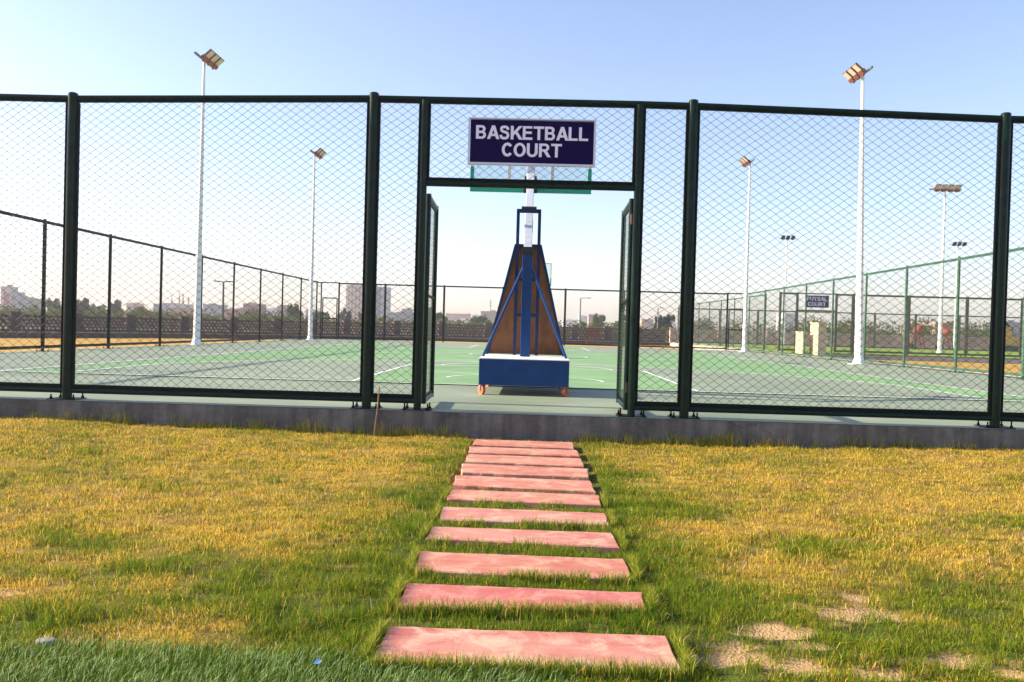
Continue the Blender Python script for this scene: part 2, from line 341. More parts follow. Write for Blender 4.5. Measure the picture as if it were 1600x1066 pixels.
def fence(label, p0, p1, posts, H, post_r, rail_r, pm, wm, fm, pitch, wr, group=None, gaps=(), plate=True, zb=0.0, base_gap=.09, panel=True, zfun=None):
    """posts: distances along p0->p1; H number or list; gaps: indexes of bays left open."""
    p0 = Vector((*p0, zb)); p1 = Vector((*p1, zb)); d = (p1 - p0); ang = math.atan2(d.y, d.x)
    root = thing('chain_link_fence', label, 'fence', p0, ang, group)
    Hs = H if isinstance(H, (list, tuple)) else [H] * len(posts)
    cache = {}
    pmesh = {}
    for q, h in zip(posts, Hs):
        key = round(h, 3)
        if key not in pmesh:
            m = MB(); m.tube((0, 0, 0), (0, 0, h), post_r, n=16 if post_r > .04 else 8)
            m.tube((0, 0, h), (0, 0, h + .006), post_r * 1.04, post_r * .8, n=16 if post_r > .04 else 8)
            po = m.build('post', pm, root, (q, 0, 0), smooth=True); pmesh[key] = po.data
        else: po = link('post', pmesh[key], root, (q, 0, 0))
        if plate:
            if 'pl' not in cache:
                m = MB(); m.box((-.13, -.11, 0), (.13, .11, .010))
                for sx in (-.10, .10):
                    for sy in (-.075, .075):
                        m.tube((sx, sy, .010), (sx, sy, .065), .007, n=6); m.tube((sx, sy, .010), (sx, sy, .026), .015, n=6)
                pl = m.build('base_plate', fm, po); cache['pl'] = pl.data
            else: link('base_plate', cache['pl'], po)
    for i in range(len(posts) - 1):
        if i in gaps: continue
        a, b = posts[i], posts[i + 1]; L = b - a; ha, hb = Hs[i], Hs[i + 1]
        key = (round(L, 3), round(ha, 3), round(hb, 3))
        zt = -.032 - rail_r * 0
        if key in cache:
            for nm, me in cache[key][:2]: link(nm, me, root, (a, 0, 0))
            pf = link('mesh_panel', cache[key][2], root, (a, 0, 0)); link('chain_link', cache[key][3], pf); continue
        m = MB(); m.tube((post_r * .6, 0, ha - .02 - rail_r), (L - post_r * .6, 0, hb - .02 - rail_r), rail_r, n=10, cap=False); tr = m.build('top_rail', pm, root, (a, 0, 0), smooth=True)
        m = MB(); m.tube((post_r * .6, 0, base_gap), (L - post_r * .6, 0, base_gap), rail_r * .88, n=10, cap=False); br = m.build('bottom_rail', pm, root, (a, 0, 0), smooth=True)
        fw = .038 if post_r > .04 else .02; e = post_r * .9; m = MB()
        za = ha - .02 - 2 * rail_r; zb_ = hb - .02 - 2 * rail_r; z0 = base_gap + rail_r * .88
        m.box((e, -.018, z0), (e + fw, .018, min(za, zb_) - .0)); m.box((L - e - fw, -.018, z0), (L - e, .018, min(za, zb_)))
        m.box((e + fw, -.017, z0 - .001), (L - e - fw, .017, z0 + fw))
        m.bar((e + fw, 0, za - fw / 2 + .004), (L - e - fw, 0, zb_ - fw / 2 + .004), .034, fw)
        pf = m.build('mesh_panel', fm, root, (a, 0, 0))
        cm = chain_mesh('chain_link', L - 2 * e - 2 * fw, z0 + fw, min(za, zb_) - fw + .004, pitch[0], pitch[1], wr, wm, seed=i + 1)
        co = cm; 
        co.transform(Matrix.Translation((e + fw, 0, 0)))
        link('chain_link', co, pf)
        cache[key] = (('top_rail', tr.data), ('bottom_rail', br.data), pf.data, co)
    return root

# ---- front fence (8 bays, a gateway in the middle)
fx = [-11.33, -7.70, -4.605, -1.615, -1.112, .986, 1.501, 4.497, 7.60, 11.17]
fh = [3.03, 3.03, 3.025, 3.09, 3.09, 3.09, 3.085, 3.025, 3.03, 3.03]
X0 = fx[0]
front = thing('chain_link_fence', 'tall dark green front fence of round posts and wire mesh with the court gateway', 'fence', (X0, YF, 0))
def front_bay(a, b, ha, hb, pa, pb, z0, ztop_frame=True, seed=1):
    L = b - a; rr = .0245; sa = 0 if pa < .04 else pa * .6; sb = 0 if pb < .04 else pb * .6
    if z0 < .5:
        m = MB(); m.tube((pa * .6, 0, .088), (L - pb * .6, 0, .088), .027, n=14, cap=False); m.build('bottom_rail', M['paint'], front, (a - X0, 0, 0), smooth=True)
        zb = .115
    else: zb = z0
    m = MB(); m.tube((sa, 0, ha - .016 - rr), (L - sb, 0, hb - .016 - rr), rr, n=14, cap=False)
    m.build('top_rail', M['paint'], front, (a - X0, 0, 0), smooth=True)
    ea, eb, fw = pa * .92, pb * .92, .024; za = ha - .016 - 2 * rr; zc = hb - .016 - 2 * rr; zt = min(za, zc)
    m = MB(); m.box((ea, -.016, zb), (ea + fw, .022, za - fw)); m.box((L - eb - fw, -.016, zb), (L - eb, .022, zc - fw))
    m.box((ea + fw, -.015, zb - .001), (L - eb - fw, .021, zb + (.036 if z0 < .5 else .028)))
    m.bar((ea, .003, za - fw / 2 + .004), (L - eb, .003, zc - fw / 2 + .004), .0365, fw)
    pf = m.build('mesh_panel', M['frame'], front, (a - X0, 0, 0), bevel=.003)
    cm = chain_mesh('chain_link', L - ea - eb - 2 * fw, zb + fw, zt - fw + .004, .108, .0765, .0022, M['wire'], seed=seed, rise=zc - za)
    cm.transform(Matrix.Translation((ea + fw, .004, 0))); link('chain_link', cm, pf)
PR, GR = .0465, .037
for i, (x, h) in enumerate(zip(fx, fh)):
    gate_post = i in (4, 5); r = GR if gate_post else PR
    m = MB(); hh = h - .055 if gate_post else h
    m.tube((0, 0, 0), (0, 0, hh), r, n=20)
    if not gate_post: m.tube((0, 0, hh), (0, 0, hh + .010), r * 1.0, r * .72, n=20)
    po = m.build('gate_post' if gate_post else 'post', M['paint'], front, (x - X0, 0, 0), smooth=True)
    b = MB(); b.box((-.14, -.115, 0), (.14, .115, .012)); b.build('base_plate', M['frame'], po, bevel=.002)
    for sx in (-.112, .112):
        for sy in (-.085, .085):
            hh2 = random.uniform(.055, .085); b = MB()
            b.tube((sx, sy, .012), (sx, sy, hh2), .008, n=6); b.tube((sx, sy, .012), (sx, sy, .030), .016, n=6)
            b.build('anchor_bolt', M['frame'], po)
rad = [GR if i in (4, 5) else PR for i in range(10)]
for i in range(9):
    if i == 4: continue
    front_bay(fx[i], fx[i + 1], fh[i], fh[i + 1], rad[i], rad[i + 1], .1, seed=i + 1)
LINT = 2.226
m = MB(); m.tube((GR * .6, 0, LINT), (fx[5] - fx[4] - GR * .6, 0, LINT), .0295, n=16, cap=False)
m.build('lintel_rail', M['paint'], front, (fx[4] - X0, 0, 0), smooth=True)
front_bay(fx[4], fx[5], fh[4], fh[5], GR, GR, LINT + .030, seed=11)

# ---- gate leaves, swung in
def leaf(label, hx, side, ang):
    root = thing('gate', label, 'gate', (hx, YF + .06, 0), ang, 'gate leaves of the basketball court')
    W, zb, zt = .86, .055, 2.135; r = .026
    m = MB()
    for x in (0.02, W): m.tube((x, 0, zb), (x, 0, zt), r, n=12)
    for z in (zb + r, zt - r): m.tube((.02, 0, z), (W, 0, z), r, n=12)
    m.build('gate_frame', M['paint'], root, smooth=True)
    m = MB(); m.box((.02 + r, -.012, zb + 2 * r), (.045 + r, .012, zt - 2 * r)); m.box((W - .025 - r, -.012, zb + 2 * r), (W - r, .012, zt - 2 * r))
    m.box((.045 + r, -.011, zb + 2 * r), (W - .025 - r, .011, zb + 2 * r + .025)); m.box((.045 + r, -.011, zt - 2 * r - .025), (W - .025 - r, .011, zt - 2 * r))
    m.box((.045 + r, -.011, 1.12), (W - .025 - r, .011, 1.145))
    m.build('inner_frame', M['frame'], root)
    cm = chain_mesh('chain_link', W - .115, zb + .07, zt - .07, .104, .0765, .0016, M['wire_sunlit'], seed=5)  # paler wire colour stands in for the backlit mesh
    cm.transform(Matrix.Translation((.07, 0, 0))); link('chain_link', cm, root)
    for z in (.28, 1.93):
        m = MB(); m.tube((-.012, 0, z - .05), (-.012, 0, z + .05), .013, n=8); m.box((-.02, -.008, z - .035), (.03, .008, z + .035))
        m.build('hinge', M['rust'] if side > 0 else M['frame'], root)
    m = MB()
    if side > 0:
        m.tube((W - .12, -.045, 1.15), (W + .06, -.045, 1.15), .012, n=8); m.box((W - .10, -.05, 1.12), (W - .03, -.02, 1.18))
        m.tube((W + .055, -.045, 1.15), (W + .055, -.045, 1.10), .008, n=6)
        m.build('slide_bolt', M['steel'], root)
        k = MB(); 
        for q in range(10):
            a0, a1 = 2 * math.pi * q / 10, 2 * math.pi * (q + 1) / 10
            k.tube((W + .045, -.045 + .022 * math.cos(a0), 1.03 + .03 * math.sin(a0)), (W + .045, -.045 + .022 * math.cos(a1), 1.03 + .03 * math.sin(a1)), .006, n=6)
        k.box((W + .03, -.07, .945), (W + .06, -.02, 1.0)); k.build('padlock', M['rubber'], root)
    else:
        for q in range(10):
            a0, a1 = 2 * math.pi * q / 10, 2 * math.pi * (q + 1) / 10
            m.tube((W + .045 + .02 * math.cos(a0), .0, 1.13 + .02 * math.sin(a0)), (W + .045 + .02 * math.cos(a1), .0, 1.13 + .02 * math.sin(a1)), .005, n=6)
        m.build('latch_ring', M['steel'], root)
    return root
leaf('green mesh gate leaf swung inward on the left gateway post, with a ring latch', fx[4] + .050, -1, R(91.5))
leaf('green mesh gate leaf with rusty hinges and padlock on the right gateway post', fx[5] - .045, 1, R(89.0))

# ---- sign
def _arc(cx, cy, rx, ry, a0, a1, n=14):
    return [(cx + rx * math.cos(R(a0 + (a1 - a0) * i / n)), cy + ry * math.sin(R(a0 + (a1 - a0) * i / n))) for i in range(n + 1)]
def _stroke(pts, t):
    P = []
    for i in range(len(pts) - 1):      # Catmull-Rom through the points
        p0, p1, p2, p3 = pts[max(0, i - 1)], pts[i], pts[i + 1], pts[min(len(pts) - 1, i + 2)]
        for k in range(5):
            u = k / 5
            P.append(tuple(.5 * (2 * p1[c] + (p2[c] - p0[c]) * u + (2 * p0[c] - 5 * p1[c] + 4 * p2[c] - p3[c]) * u * u + (3 * p1[c] - p0[c] - 3 * p2[c] + p3[c]) * u ** 3) for c in (0, 1)))
    P.append(pts[-1]); L, Rr = [], []
    for i, p in enumerate(P):
        a, b = P[max(0, i - 1)], P[min(len(P) - 1, i + 1)]; d = Vector((b[0] - a[0], b[1] - a[1])).normalized()
        L.append((p[0] - d.y * t / 2, p[1] + d.x * t / 2)); Rr.append((p[0] + d.y * t / 2, p[1] - d.x * t / 2))
    return L + Rr[::-1]
def glyph(c):
    if c == 'B': return .74, [[(0, 0), (.44, 0)] + _arc(.44, .29, .28, .29, -90, 55) + _arc(.41, .745, .27, .255, -45, 90) + [(0, 1)],
                              [(.2, .165), (.43, .165)] + _arc(.42, .295, .11, .13, -90, 90) + [(.2, .425)], [(.2, .59), (.39, .59)] + _arc(.39, .713, .10, .123, -90, 90) + [(.2, .836)]]
    if c == 'A': return .78, [[(-.02, 0), (.19, 0), (.27, .22), (.56, .22), (.64, 0), (.86, 0), (.53, 1), (.31, 1)], [(.325, .385), (.505, .385), (.415, .70)]]
    if c == 'S': return .72, [_stroke([(.60, .70), (.55, .86), (.36, .92), (.17, .87), (.125, .73), (.20, .60), (.37, .535), (.55, .455), (.60, .27), (.53, .12), (.34, .075), (.15, .13), (.085, .31)], .185)]
    if c == 'K': return .77, [[(0, 0), (.2, 0), (.2, .30), (.33, .44), (.60, 0), (.86, 0), (.47, .58), (.83, 1), (.57, 1), (.2, .56), (.2, 1), (0, 1)]]
    if c == 'E': return .70, [[(0, 0), (.70, 0), (.70, .17), (.2, .17), (.2, .44), (.65, .44), (.65, .61), (.2, .61), (.2, .83), (.68, .83), (.68, 1), (0, 1)]]
    if c == 'F': return .66, [[(0, 0), (.2, 0), (.2, .42), (.60, .42), (.60, .59), (.2, .59), (.2, .83), (.66, .83), (.66, 1), (0, 1)]]
    if c == 'T': return .72, [[(.27, 0), (.47, 0), (.47, .83), (.75, .83), (.75, 1), (-.01, 1), (-.01, .83), (.27, .83)]]
    if c == 'L': return .66, [[(0, 0), (.66, 0), (.66, .17), (.2, .17), (.2, 1), (0, 1)]]
    if c == 'C': return .76, [_stroke(_arc(.395, .5, .30, .415, 38, 322, 16), .195)]
    if c == 'O': return .84, [_arc(.42, .5, .43, .515, 0, 348, 29), _arc(.42, .5, .225, .34, 0, 348, 29)]
    if c == 'U': return .78, [[(0, 1), (0, .37)] + _arc(.385, .37, .385, .385, 180, 360, 18) + [(.77, 1), (.57, 1), (.57, .37)] + _arc(.385, .37, .185, .215, 0, -180, 14) + [(.2, 1)]]
    if c == 'R': return .78, [[(0, 0), (.2, 0), (.2, .42), (.32, .42), (.60, 0), (.84, 0), (.55, .46)] + _arc(.43, .715, .29, .285, -62, 90) + [(0, 1)],
                              [(.2, .575), (.42, .575)] + _arc(.42, .705, .11, .13, -90, 90) + [(.2, .835)]]
def lettering(txt, cap, width, m, parent, loc, depth=.003):
    x = 0; loops = []
    for c in txt:
        w_, gl = glyph(c)
        for g_ in gl: loops.append([(px + x, py) for px, py in g_])
        x += w_ + .085
    x -= .085; k = width / x
    cu = bpy.data.curves.new('lettering', 'CURVE'); cu.dimensions = '2D'; cu.fill_mode = 'BOTH'; cu.extrude = depth
    for lp_ in loops:
        sp = cu.splines.new('POLY'); sp.points.add(len(lp_) - 1); sp.use_cyclic_u = True
        for p, q in zip(sp.points, lp_): p.co = (q[0] * k - width / 2, (q[1] - .5) * cap, 0, 1)
    t = bpy.data.objects.new('tmp', cu); C.objects.link(t)
    dg = bpy.context.evaluated_depsgraph_get(); me = bpy.data.meshes.new_from_object(t.evaluated_get(dg))
    C.objects.unlink(t); bpy.data.objects.remove(t); me.materials.clear(); me.materials.append(m); me.name = 'lettering'
    o = link('lettering', me, parent, loc); o.rotation_euler = (R(90), 0, 0)
    return o
def sign(label, loc, W, H, l1, l2, size, face='sign_blue'):
    root = thing('court_sign', label, 'sign', loc)
    b = .020 * W / 1.2
    m = MB(); m.box((-W / 2 + b, -.02, -H / 2 + b), (W / 2 - b, .012, H / 2 - b)); m.build('sign_panel', M[face], root)
    m = MB(); m.box((-W / 2, -.026, -H / 2), (W / 2, .014, -H / 2 + b)); m.box((-W / 2, -.026, H / 2 - b * .6), (W / 2, .014, H / 2))
    m.box((-W / 2, -.0255, -H / 2 + b), (-W / 2 + b * .7, .0135, H / 2 - b * .6)); m.box((W / 2 - b, -.0255, -H / 2 + b), (W / 2, .0135, H / 2 - b * .6))
    m.build('sign_frame', M['sign_frame'], root)
    for (t, dz, k) in l1:
        lettering(t, size, k, M['sign_white'], root, (0, -.0225, dz))
    return root
sign('dark blue sign in a pale frame reading BASKETBALL COURT above the gateway', (-.058, YF - .062, 2.633), 1.235, .452,
     [('BASKETBALL', .086, 1.085), ('COURT', -.078, .575)], None, .130)

# ---- side and far fences
lp = [44.64 - YF - d for d in (44.64 - 44.64,)]
lY = [YF, 10.0, 13.05, 16.1, 19.17, 22.19, 25.29, 28.4, 31.5, 34.6, 37.68, 40.7, 43.7, FARY]
fence('long dark green side fence on the left side of the court', (SL, YF), (SL, FARY), [y - YF for y in lY[1:]],
      3.05, .036, .028, M['paint'], M['wire'], M['frame'], (.108, .077), .0016, plate=True)
rY = [YF, 10.2, 13.25, 16.3, 19.35, 22.4, 25.47, 28.5, 31.6, 34.7, 37.75, 40.8, FARY]
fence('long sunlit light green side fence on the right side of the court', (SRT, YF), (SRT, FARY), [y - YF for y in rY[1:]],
      3.05, .036, .028, M['paint_sunlit'], M['wire_sunlit'], M['paint_sunlit'], (.108, .077), .0016, plate=True)
fX = [SL + .94, -7.9, -4.75, -1.6, 1.7, 4.8, 8.0, SRT - .9]
fence('far end fence of the basketball court, thin dark posts and rail behind the hoop', (SL, FARY), (SRT, FARY), [x - SL for x in fX],
      3.05, .038, .03, M['paint'], M['wire'], M['frame'], (.108, .077), .0014, plate=False)
def small_gate(x0, x1, lab):
    root = thing('corner_gate', lab, 'gate', (x0, FARY, 0), 0, 'small gates in the far corners of the court')
    W = x1 - x0; m = MB(); r = .03
    for x in (.05, W - .05): m.tube((x, 0, .04), (x, 0, 2.2), r, n=8)
    for z in (.07, 1.1, 2.2): m.tube((.05, 0, z), (W - .05, 0, z), r, n=8)
    m.build('gate_frame', M['frame'], root)
    m = MB(); m.tube((.0, 0, 3.02), (W, 0, 3.02), .03, n=8, cap=False); m.build('top_rail', M['paint'], root)
    cm = chain_mesh('chain_link', W - .16, .1, 2.17, .108, .077, .0014, M['wire'], seed=3); cm.transform(Matrix.Translation((.08, 0, 0))); link('chain_link', cm, root)
small_gate(SL + .04, SL + .90, 'narrow dark gate in the far left corner of the court')
small_gate(SRT - .86, SRT - .04, 'narrow dark gate in the far right corner of the court')

# ---- hoop stands
def hoop_stand(label, loc, rz, group=None, detail=True):
    """local +y looks at the court; origin under the rear edge of the box"""
    root = thing('basketball_hoop', label, 'basketball hoop', loc, rz, group)
    m = MB(); m.box((-.555, 0, .125), (.555, 1.6, .445)); bx = m.build('base_box', M['blue'], root, bevel=.008)
    m = MB(); m.box((-.558, .003, .4455), (.558, 1.603, .460)); m.build('lit_box_top', M['lit_top'], root, bevel=.006)  # white sheet painted for the sunlit top of the box
    for x in (-.52, .52):
        for y in (.06, 1.52):
            m = MB(); m.tube((-.019, 0, 0), (.019, 0, 0), .062, n=24); m.tube((-.022, 0, 0), (.022, 0, 0), .030, n=14)
            wh = m.build('caster_wheel', M['caster'], root, (x, y, .0625), R(38 if x < 0 else -32)); wh.data.shade_smooth(); wh.data.set_sharp_from_angle(angle=R(35))
            k = MB(); k.box((-.031, -.016, -.01), (-.025, .016, .056)); k.box((.025, -.016, -.01), (.031, .016, .056)); k.box((-.036, -.04, .0565), (.036, .04, .0622))
            k.tube((-.034, 0, 0), (.034, 0, 0), .009, n=8); k.build('caster_fork', M['steel'], wh)
    # sloping padded front seen from behind: plywood in a blue rail frame
    yb, yt = 1.52, 1.10; zb, zt = .47, 1.965
    def P(x, t, dy=0): return (x, yb + (yt - yb) * t + dy, zb + (zt - zb) * t)
    m = MB(); m.prism([P(-.52, 0, .0), P(.52, 0, .0), P(.52, 0, .02), P(-.52, 0, .02)], [P(-.15, 1, .0), P(.15, 1, .0), P(.15, 1, .02), P(-.15, 1, .02)])
    m.build('plywood_panel', M['ply'], root)
    for sx in (-1, 1): m = MB(); m.bar(P(sx * .535, 0, -.025), P(sx * .165, 1, -.025), .035, .09, upv=(0, 1, 0)); m.build('edge_rail', M['blue_dk'], root)
    m = MB(); m.bar(P(-.165, .985, -.03), P(.165, .985, -.03), .06, .05, upv=(0, 1, 0)); m.build('top_crossbar', M['blue_dk'], root)
    m = MB()
    for sx in (-1, 1): m.bar((sx * .152, 1.36, .47), (sx * .142, .92, 2.42), .042, .05, upv=(0, 1, 0))
    for t in (.165, .46, .72): 
        z = .47 + t * 0 + [0.0] [0]
    for z in (2.40,): m.bar((-.16, .925, z), (.16, .925, z), .05, .04, upv=(0, 1, 0))
    for z in (1.02, 1.50): y = 1.36 - (z - .47) / 1.95 * .44; m.bar((-.13, y, z), (.13, y, z), .05, .045, upv=(0, 1, 0))
    m.build('mast_ladder', M['blue_dk'], root)
    m = MB(); m.bar((0, .82, .468), (0.0, .66, 1.86), .13, .11, upv=(0, 1, 0)); m.build('lift_column', M['blue'], root, bevel=.006)
    m = MB(); m.bar((0, .66, 1.79), (0, .665, 1.89), .145, .125, upv=(0, 1, 0)); m.build('column_collar', M['rubber'], root)
    for sx in (-1, 1): m = MB(); m.tube((sx * .06, .70, 1.62), (sx * .525, .30, .47), .017, n=8); m.build('diagonal_brace', M['blue'], root, smooth=True)
    m = MB(); m.bar((0, .64, 1.84), (0, 1.35, 2.50), .105, .105, upv=(0, 1, 0)); m.bar((0, 1.33, 2.47), (0, 2.20, 3.12), .105, .105, upv=(0, 1, 0))
    m.bar((0, 2.17, 2.9), (0, 2.17, 3.34), .12, .08, upv=(0, 1, 0))
    m.build('extension_arm', M['galv'], root, bevel=.006)
    m = MB(); m.bar((0, 1.02, 2.17), (0, 1.12, 2.27), .112, .112, upv=(0, 1, 0)); m.build('arm_band', M['blue'], root)
    m = MB(); m.tube((-.10, .92, 2.44), (.10, .92, 2.44), .022, n=10); m.build('pivot_pin', M['rubber'], root)
    m = MB(); m.tube((.02, 2.08, 3.26), (.14, 2.12, 3.36), .012, n=8); m.build('cable', M['rubber'], root)
    # backboard
    yb = 2.27
    gm = bpy.data.materials.get('clear_acrylic')
    if not gm:
        gm = bpy.data.materials.new('clear_acrylic'); gm.use_nodes = True; b = gm.node_tree.nodes['Principled BSDF']
        tr = gm.node_tree.nodes.new('ShaderNodeBsdfTransparent'); tr.inputs[0].default_value = (.88, .93, .92, 1)
        mx = gm.node_tree.nodes.new('ShaderNodeMixShader'); mx.inputs[0].default_value = .12; b.inputs['Roughness'].default_value = .1
        b.inputs['Base Color'].default_value = (.8, .88, .86, 1)
        gm.node_tree.links.new(tr.outputs[0], mx.inputs[1]); gm.node_tree.links.new(b.outputs[0], mx.inputs[2])
        gm.node_tree.links.new(mx.outputs[0], gm.node_tree.nodes['Material Output'].inputs['Surface'])
    m = MB(); m.box((-.87, yb, 2.96), (.87, yb + .012, 3.92)); m.build('backboard', gm, root)
    m = MB()
    for x in (-.90, .855): m.box((x, yb - .02, 3.235), (x + .045, yb + .03, 3.93))
    m.box((-.855, yb - .02, 3.89), (.855, yb + .03, 3.93))
    m.build('board_frame', M['board_frame'], root)
    for x in (-.34, .30): m = MB(); m.box((x, yb - .035, 2.95), (x + .045, yb - .008, 3.88)); m.build('board_stiffener', M['board_frame'], root)
    m = MB(); m.box((-.905, yb - .035, 2.865), (.905, yb + .04, 2.935))
    for x in (-.905, .850): m.box((x, yb - .034, 2.936), (x + .055, yb + .039, 3.23))
    m.build('board_padding', M['teal'], root, bevel=.006)
    m = MB(); m.box((-.09, yb - .07, 2.94), (.09, yb - .036, 3.10)); m.box((-.10, yb - .06, 2.85), (.10, yb - .0355, 2.94)); m.build('board_bracket', M['rubber'], root)
    m = MB()
    for q in range(24):
        a0, a1 = 2 * math.pi * q / 24, 2 * math.pi * (q + 1) / 24
        m.tube((.225 * math.cos(a0), yb + .40 + .225 * math.sin(a0), 3.05), (.225 * math.cos(a1), yb + .40 + .225 * math.sin(a1), 3.05), .009, n=6)
    m.box((-.07, yb + .031, 3.00), (.07, yb + .18, 3.055)); m.build('rim', M['rim'], root)
    return root
hs = hoop_stand('blue wheeled basketball hoop stand with brown plywood back, standing just inside the gateway', (-.09, 10.30, 0), 0, 'wheeled basketball hoop stands')
h2 = copy_tree(hs); h2.location = (-.09, 2 * YM - 10.30, 0); h2.rotation_euler = (0, 0, math.pi)
h2['label'] = 'distant basketball hoop at the far end of the court, mostly hidden behind the near stand'

# ---- floodlight poles
def flood_pole(label, x, y, h, r0, r1, facing, n=3, lean=(0, 0), white=True, lens='flood_lens', body='flood_red', z=0, tilt=-42, gap=.40, rotz=None, size=.80):
    root = thing('floodlight_pole', label, 'floodlight', (x, y, z), 0, 'floodlight poles around the courts')
    root.rotation_euler = (lean[1], lean[0], 0)
    m = MB(); m.tube((0, 0, .0), (0, 0, h), r0, r1, n=8); m.build('pole', M['white_pole'], root)
    m = MB(); m.box((-r0 * 1.9, -r0 * 1.9, 0), (r0 * 1.9, r0 * 1.9, .03)); m.tube((0, 0, .03), (0, 0, .22), r0 * 1.45, r0 * 1.0, n=8)
    m.build('base_plate', M['white_pole'], root)
    A = Matrix.Rotation(facing, 4, 'Z')
    m = MB(); ext = gap * (n - 1) / 2 + .34
    a = A @ Vector((0, -ext, h)); b = A @ Vector((0, ext, h)); m.bar(a, b, .06, .06); m.build('cross_arm', M['steel'], root)
    fl = None
    for k in range(n):
        yy = (k - (n - 1) / 2) * gap
        q = MB(); T = Matrix.Translation((0, 0, h)) @ A @ Matrix.Translation((.30, yy, .02)) @ Matrix.Rotation(R(tilt), 4, 'Y') @ Matrix.Scale(size, 4)
        if fl is None:
            q.box((-.24, -.19, .0), (.26, .19, .07)); q.box((-.26, -.18, -.05), (-.10, .18, .11))
            q.box((-.33, -.03, -.04), (-.22, .03, .03))
            o = q.build('floodlight', M[body], root); fl = o
            q = MB(); q.box((-.08, -.165, -.012), (.235, .165, -.001)); ln = q.build('lens', M[lens], o)
        else:
            o = link('floodlight', fl.data, root); link('lens', ln.data, o)
        o.matrix_local = T
    return root
flood_pole('tall white floodlight pole on the left side of the court, nearer of the two there', -10.80, 26.76, 9.15, .125, .045, 0, lean=(R(.3), 0))
flood_pole('white floodlight pole near the far left corner of the court', -10.75, 40.4, 9.0, .115, .045, 0)
flood_pole('tall white floodlight pole on the right side of the court, nearer of the two there', 10.46, 27.11, 9.25, .14, .05, math.pi, lean=(R(-1.1), 0))
flood_pole('white floodlight pole near the far right corner of the court', 10.42, 41.5, 9.3, .115, .045, math.pi)
flood_pole('white floodlight pole with a wide row of lamps rising from the futsal court', 22.3, 46.5, 9.0, .12, .05, R(-90), n=4, z=.1, gap=.36, tilt=-45)
flood_pole('distant white floodlight pole with three dark lamps, left of the other distant one', 21.7, 73, 9.2, .11, .05, R(-90), n=3, z=.1, body='flood_dark', lens='flood_dark', tilt=-40, gap=.42)
flood_pole('distant white floodlight pole with three dark lamps, far out on the right', 37.0, 74.5, 9.2, .11, .05, R(-90), n=3, z=.1, body='flood_dark', lens='flood_dark', tilt=-40, gap=.42)

# ---- futsal court beyond on the right
FZ = .09
brownp = mat('brown_green_paint', (0.10, 0.085, 0.05), 0.6, var=.3, scale=5)
ff = fence('futsal court front fence of brownish posts carrying the small sign', (11.94, 41.0), (44, 41.0), [0, .86, 2.70, 3.53, 6.19, 8.97, 11.6, 14.6, 17.6, 20.6, 23.6],
      2.9, .045, .03, brownp, M['wire_sunlit'], brownp, (.108, .077), .0015, plate=False, zb=FZ, gaps=(1,))
m = MB(); m.tube((.86, 0, 2.03), (2.70, 0, 2.03), .035, n=8, cap=False); m.build('lintel_rail', brownp, ff)
m = MB(); m.tube((.86, 0, 2.85), (2.70, 0, 2.85), .03, n=8, cap=False); m.build('top_rail', brownp, ff)
fence('futsal court left side fence of pale green posts running away behind the corner', (11.94, 41.2), (11.2, 65), [2, 4.9, 7.9, 10.9, 13.9, 16.9, 19.9, 23.6],
      2.9, .034, .026, M['paint_sunlit'], M['wire_sunlit'], M['paint_sunlit'], (.108, .077), .0015, plate=False, zb=FZ)
fence('futsal court rear fence, thin posts in the far background', (11.2, 65), (60, 65), [0, 3.2, 6.1, 9.0, 11.8, 15.0, 18.1, 21.4, 24.6, 27.8, 31, 34, 37],
      2.75, .05, .03, brownp, M['wire_sunlit'], brownp, (.108, .077), .0015, plate=False, zb=FZ)
sign('small distant purple sign reading FUTSAL COURT on the futsal fence', (13.68, 40.90, 2.56), 1.16, .60, [('FUTSAL', .125, .98), ('COURT', -.125, .86)], None, .19, 'sign_faded')
for (x, y, wx, wy, h, lab) in ((12.35, 36.6, .36, 1.05, 1.42, 'tall cream masonry meter pillar beyond the right court fence'),
                               (11.80, 37.2, .15, 1.0, 1.02, 'short cream masonry pillar left of the taller one')):
    root = thing('meter_pillar', lab, 'pillar', (x, y, 0))
    m = MB(); m.box((-wx / 2, -wy / 2, 0), (wx / 2, wy / 2, h)); m.build('shaft', M['cream'], root, bevel=.01)
    m = MB(); m.box((-wx / 2 - .02, -wy / 2 - .02, h), (wx / 2 + .02, wy / 2 + .02, h + .05)); m.build('cap', M['cream'], root)

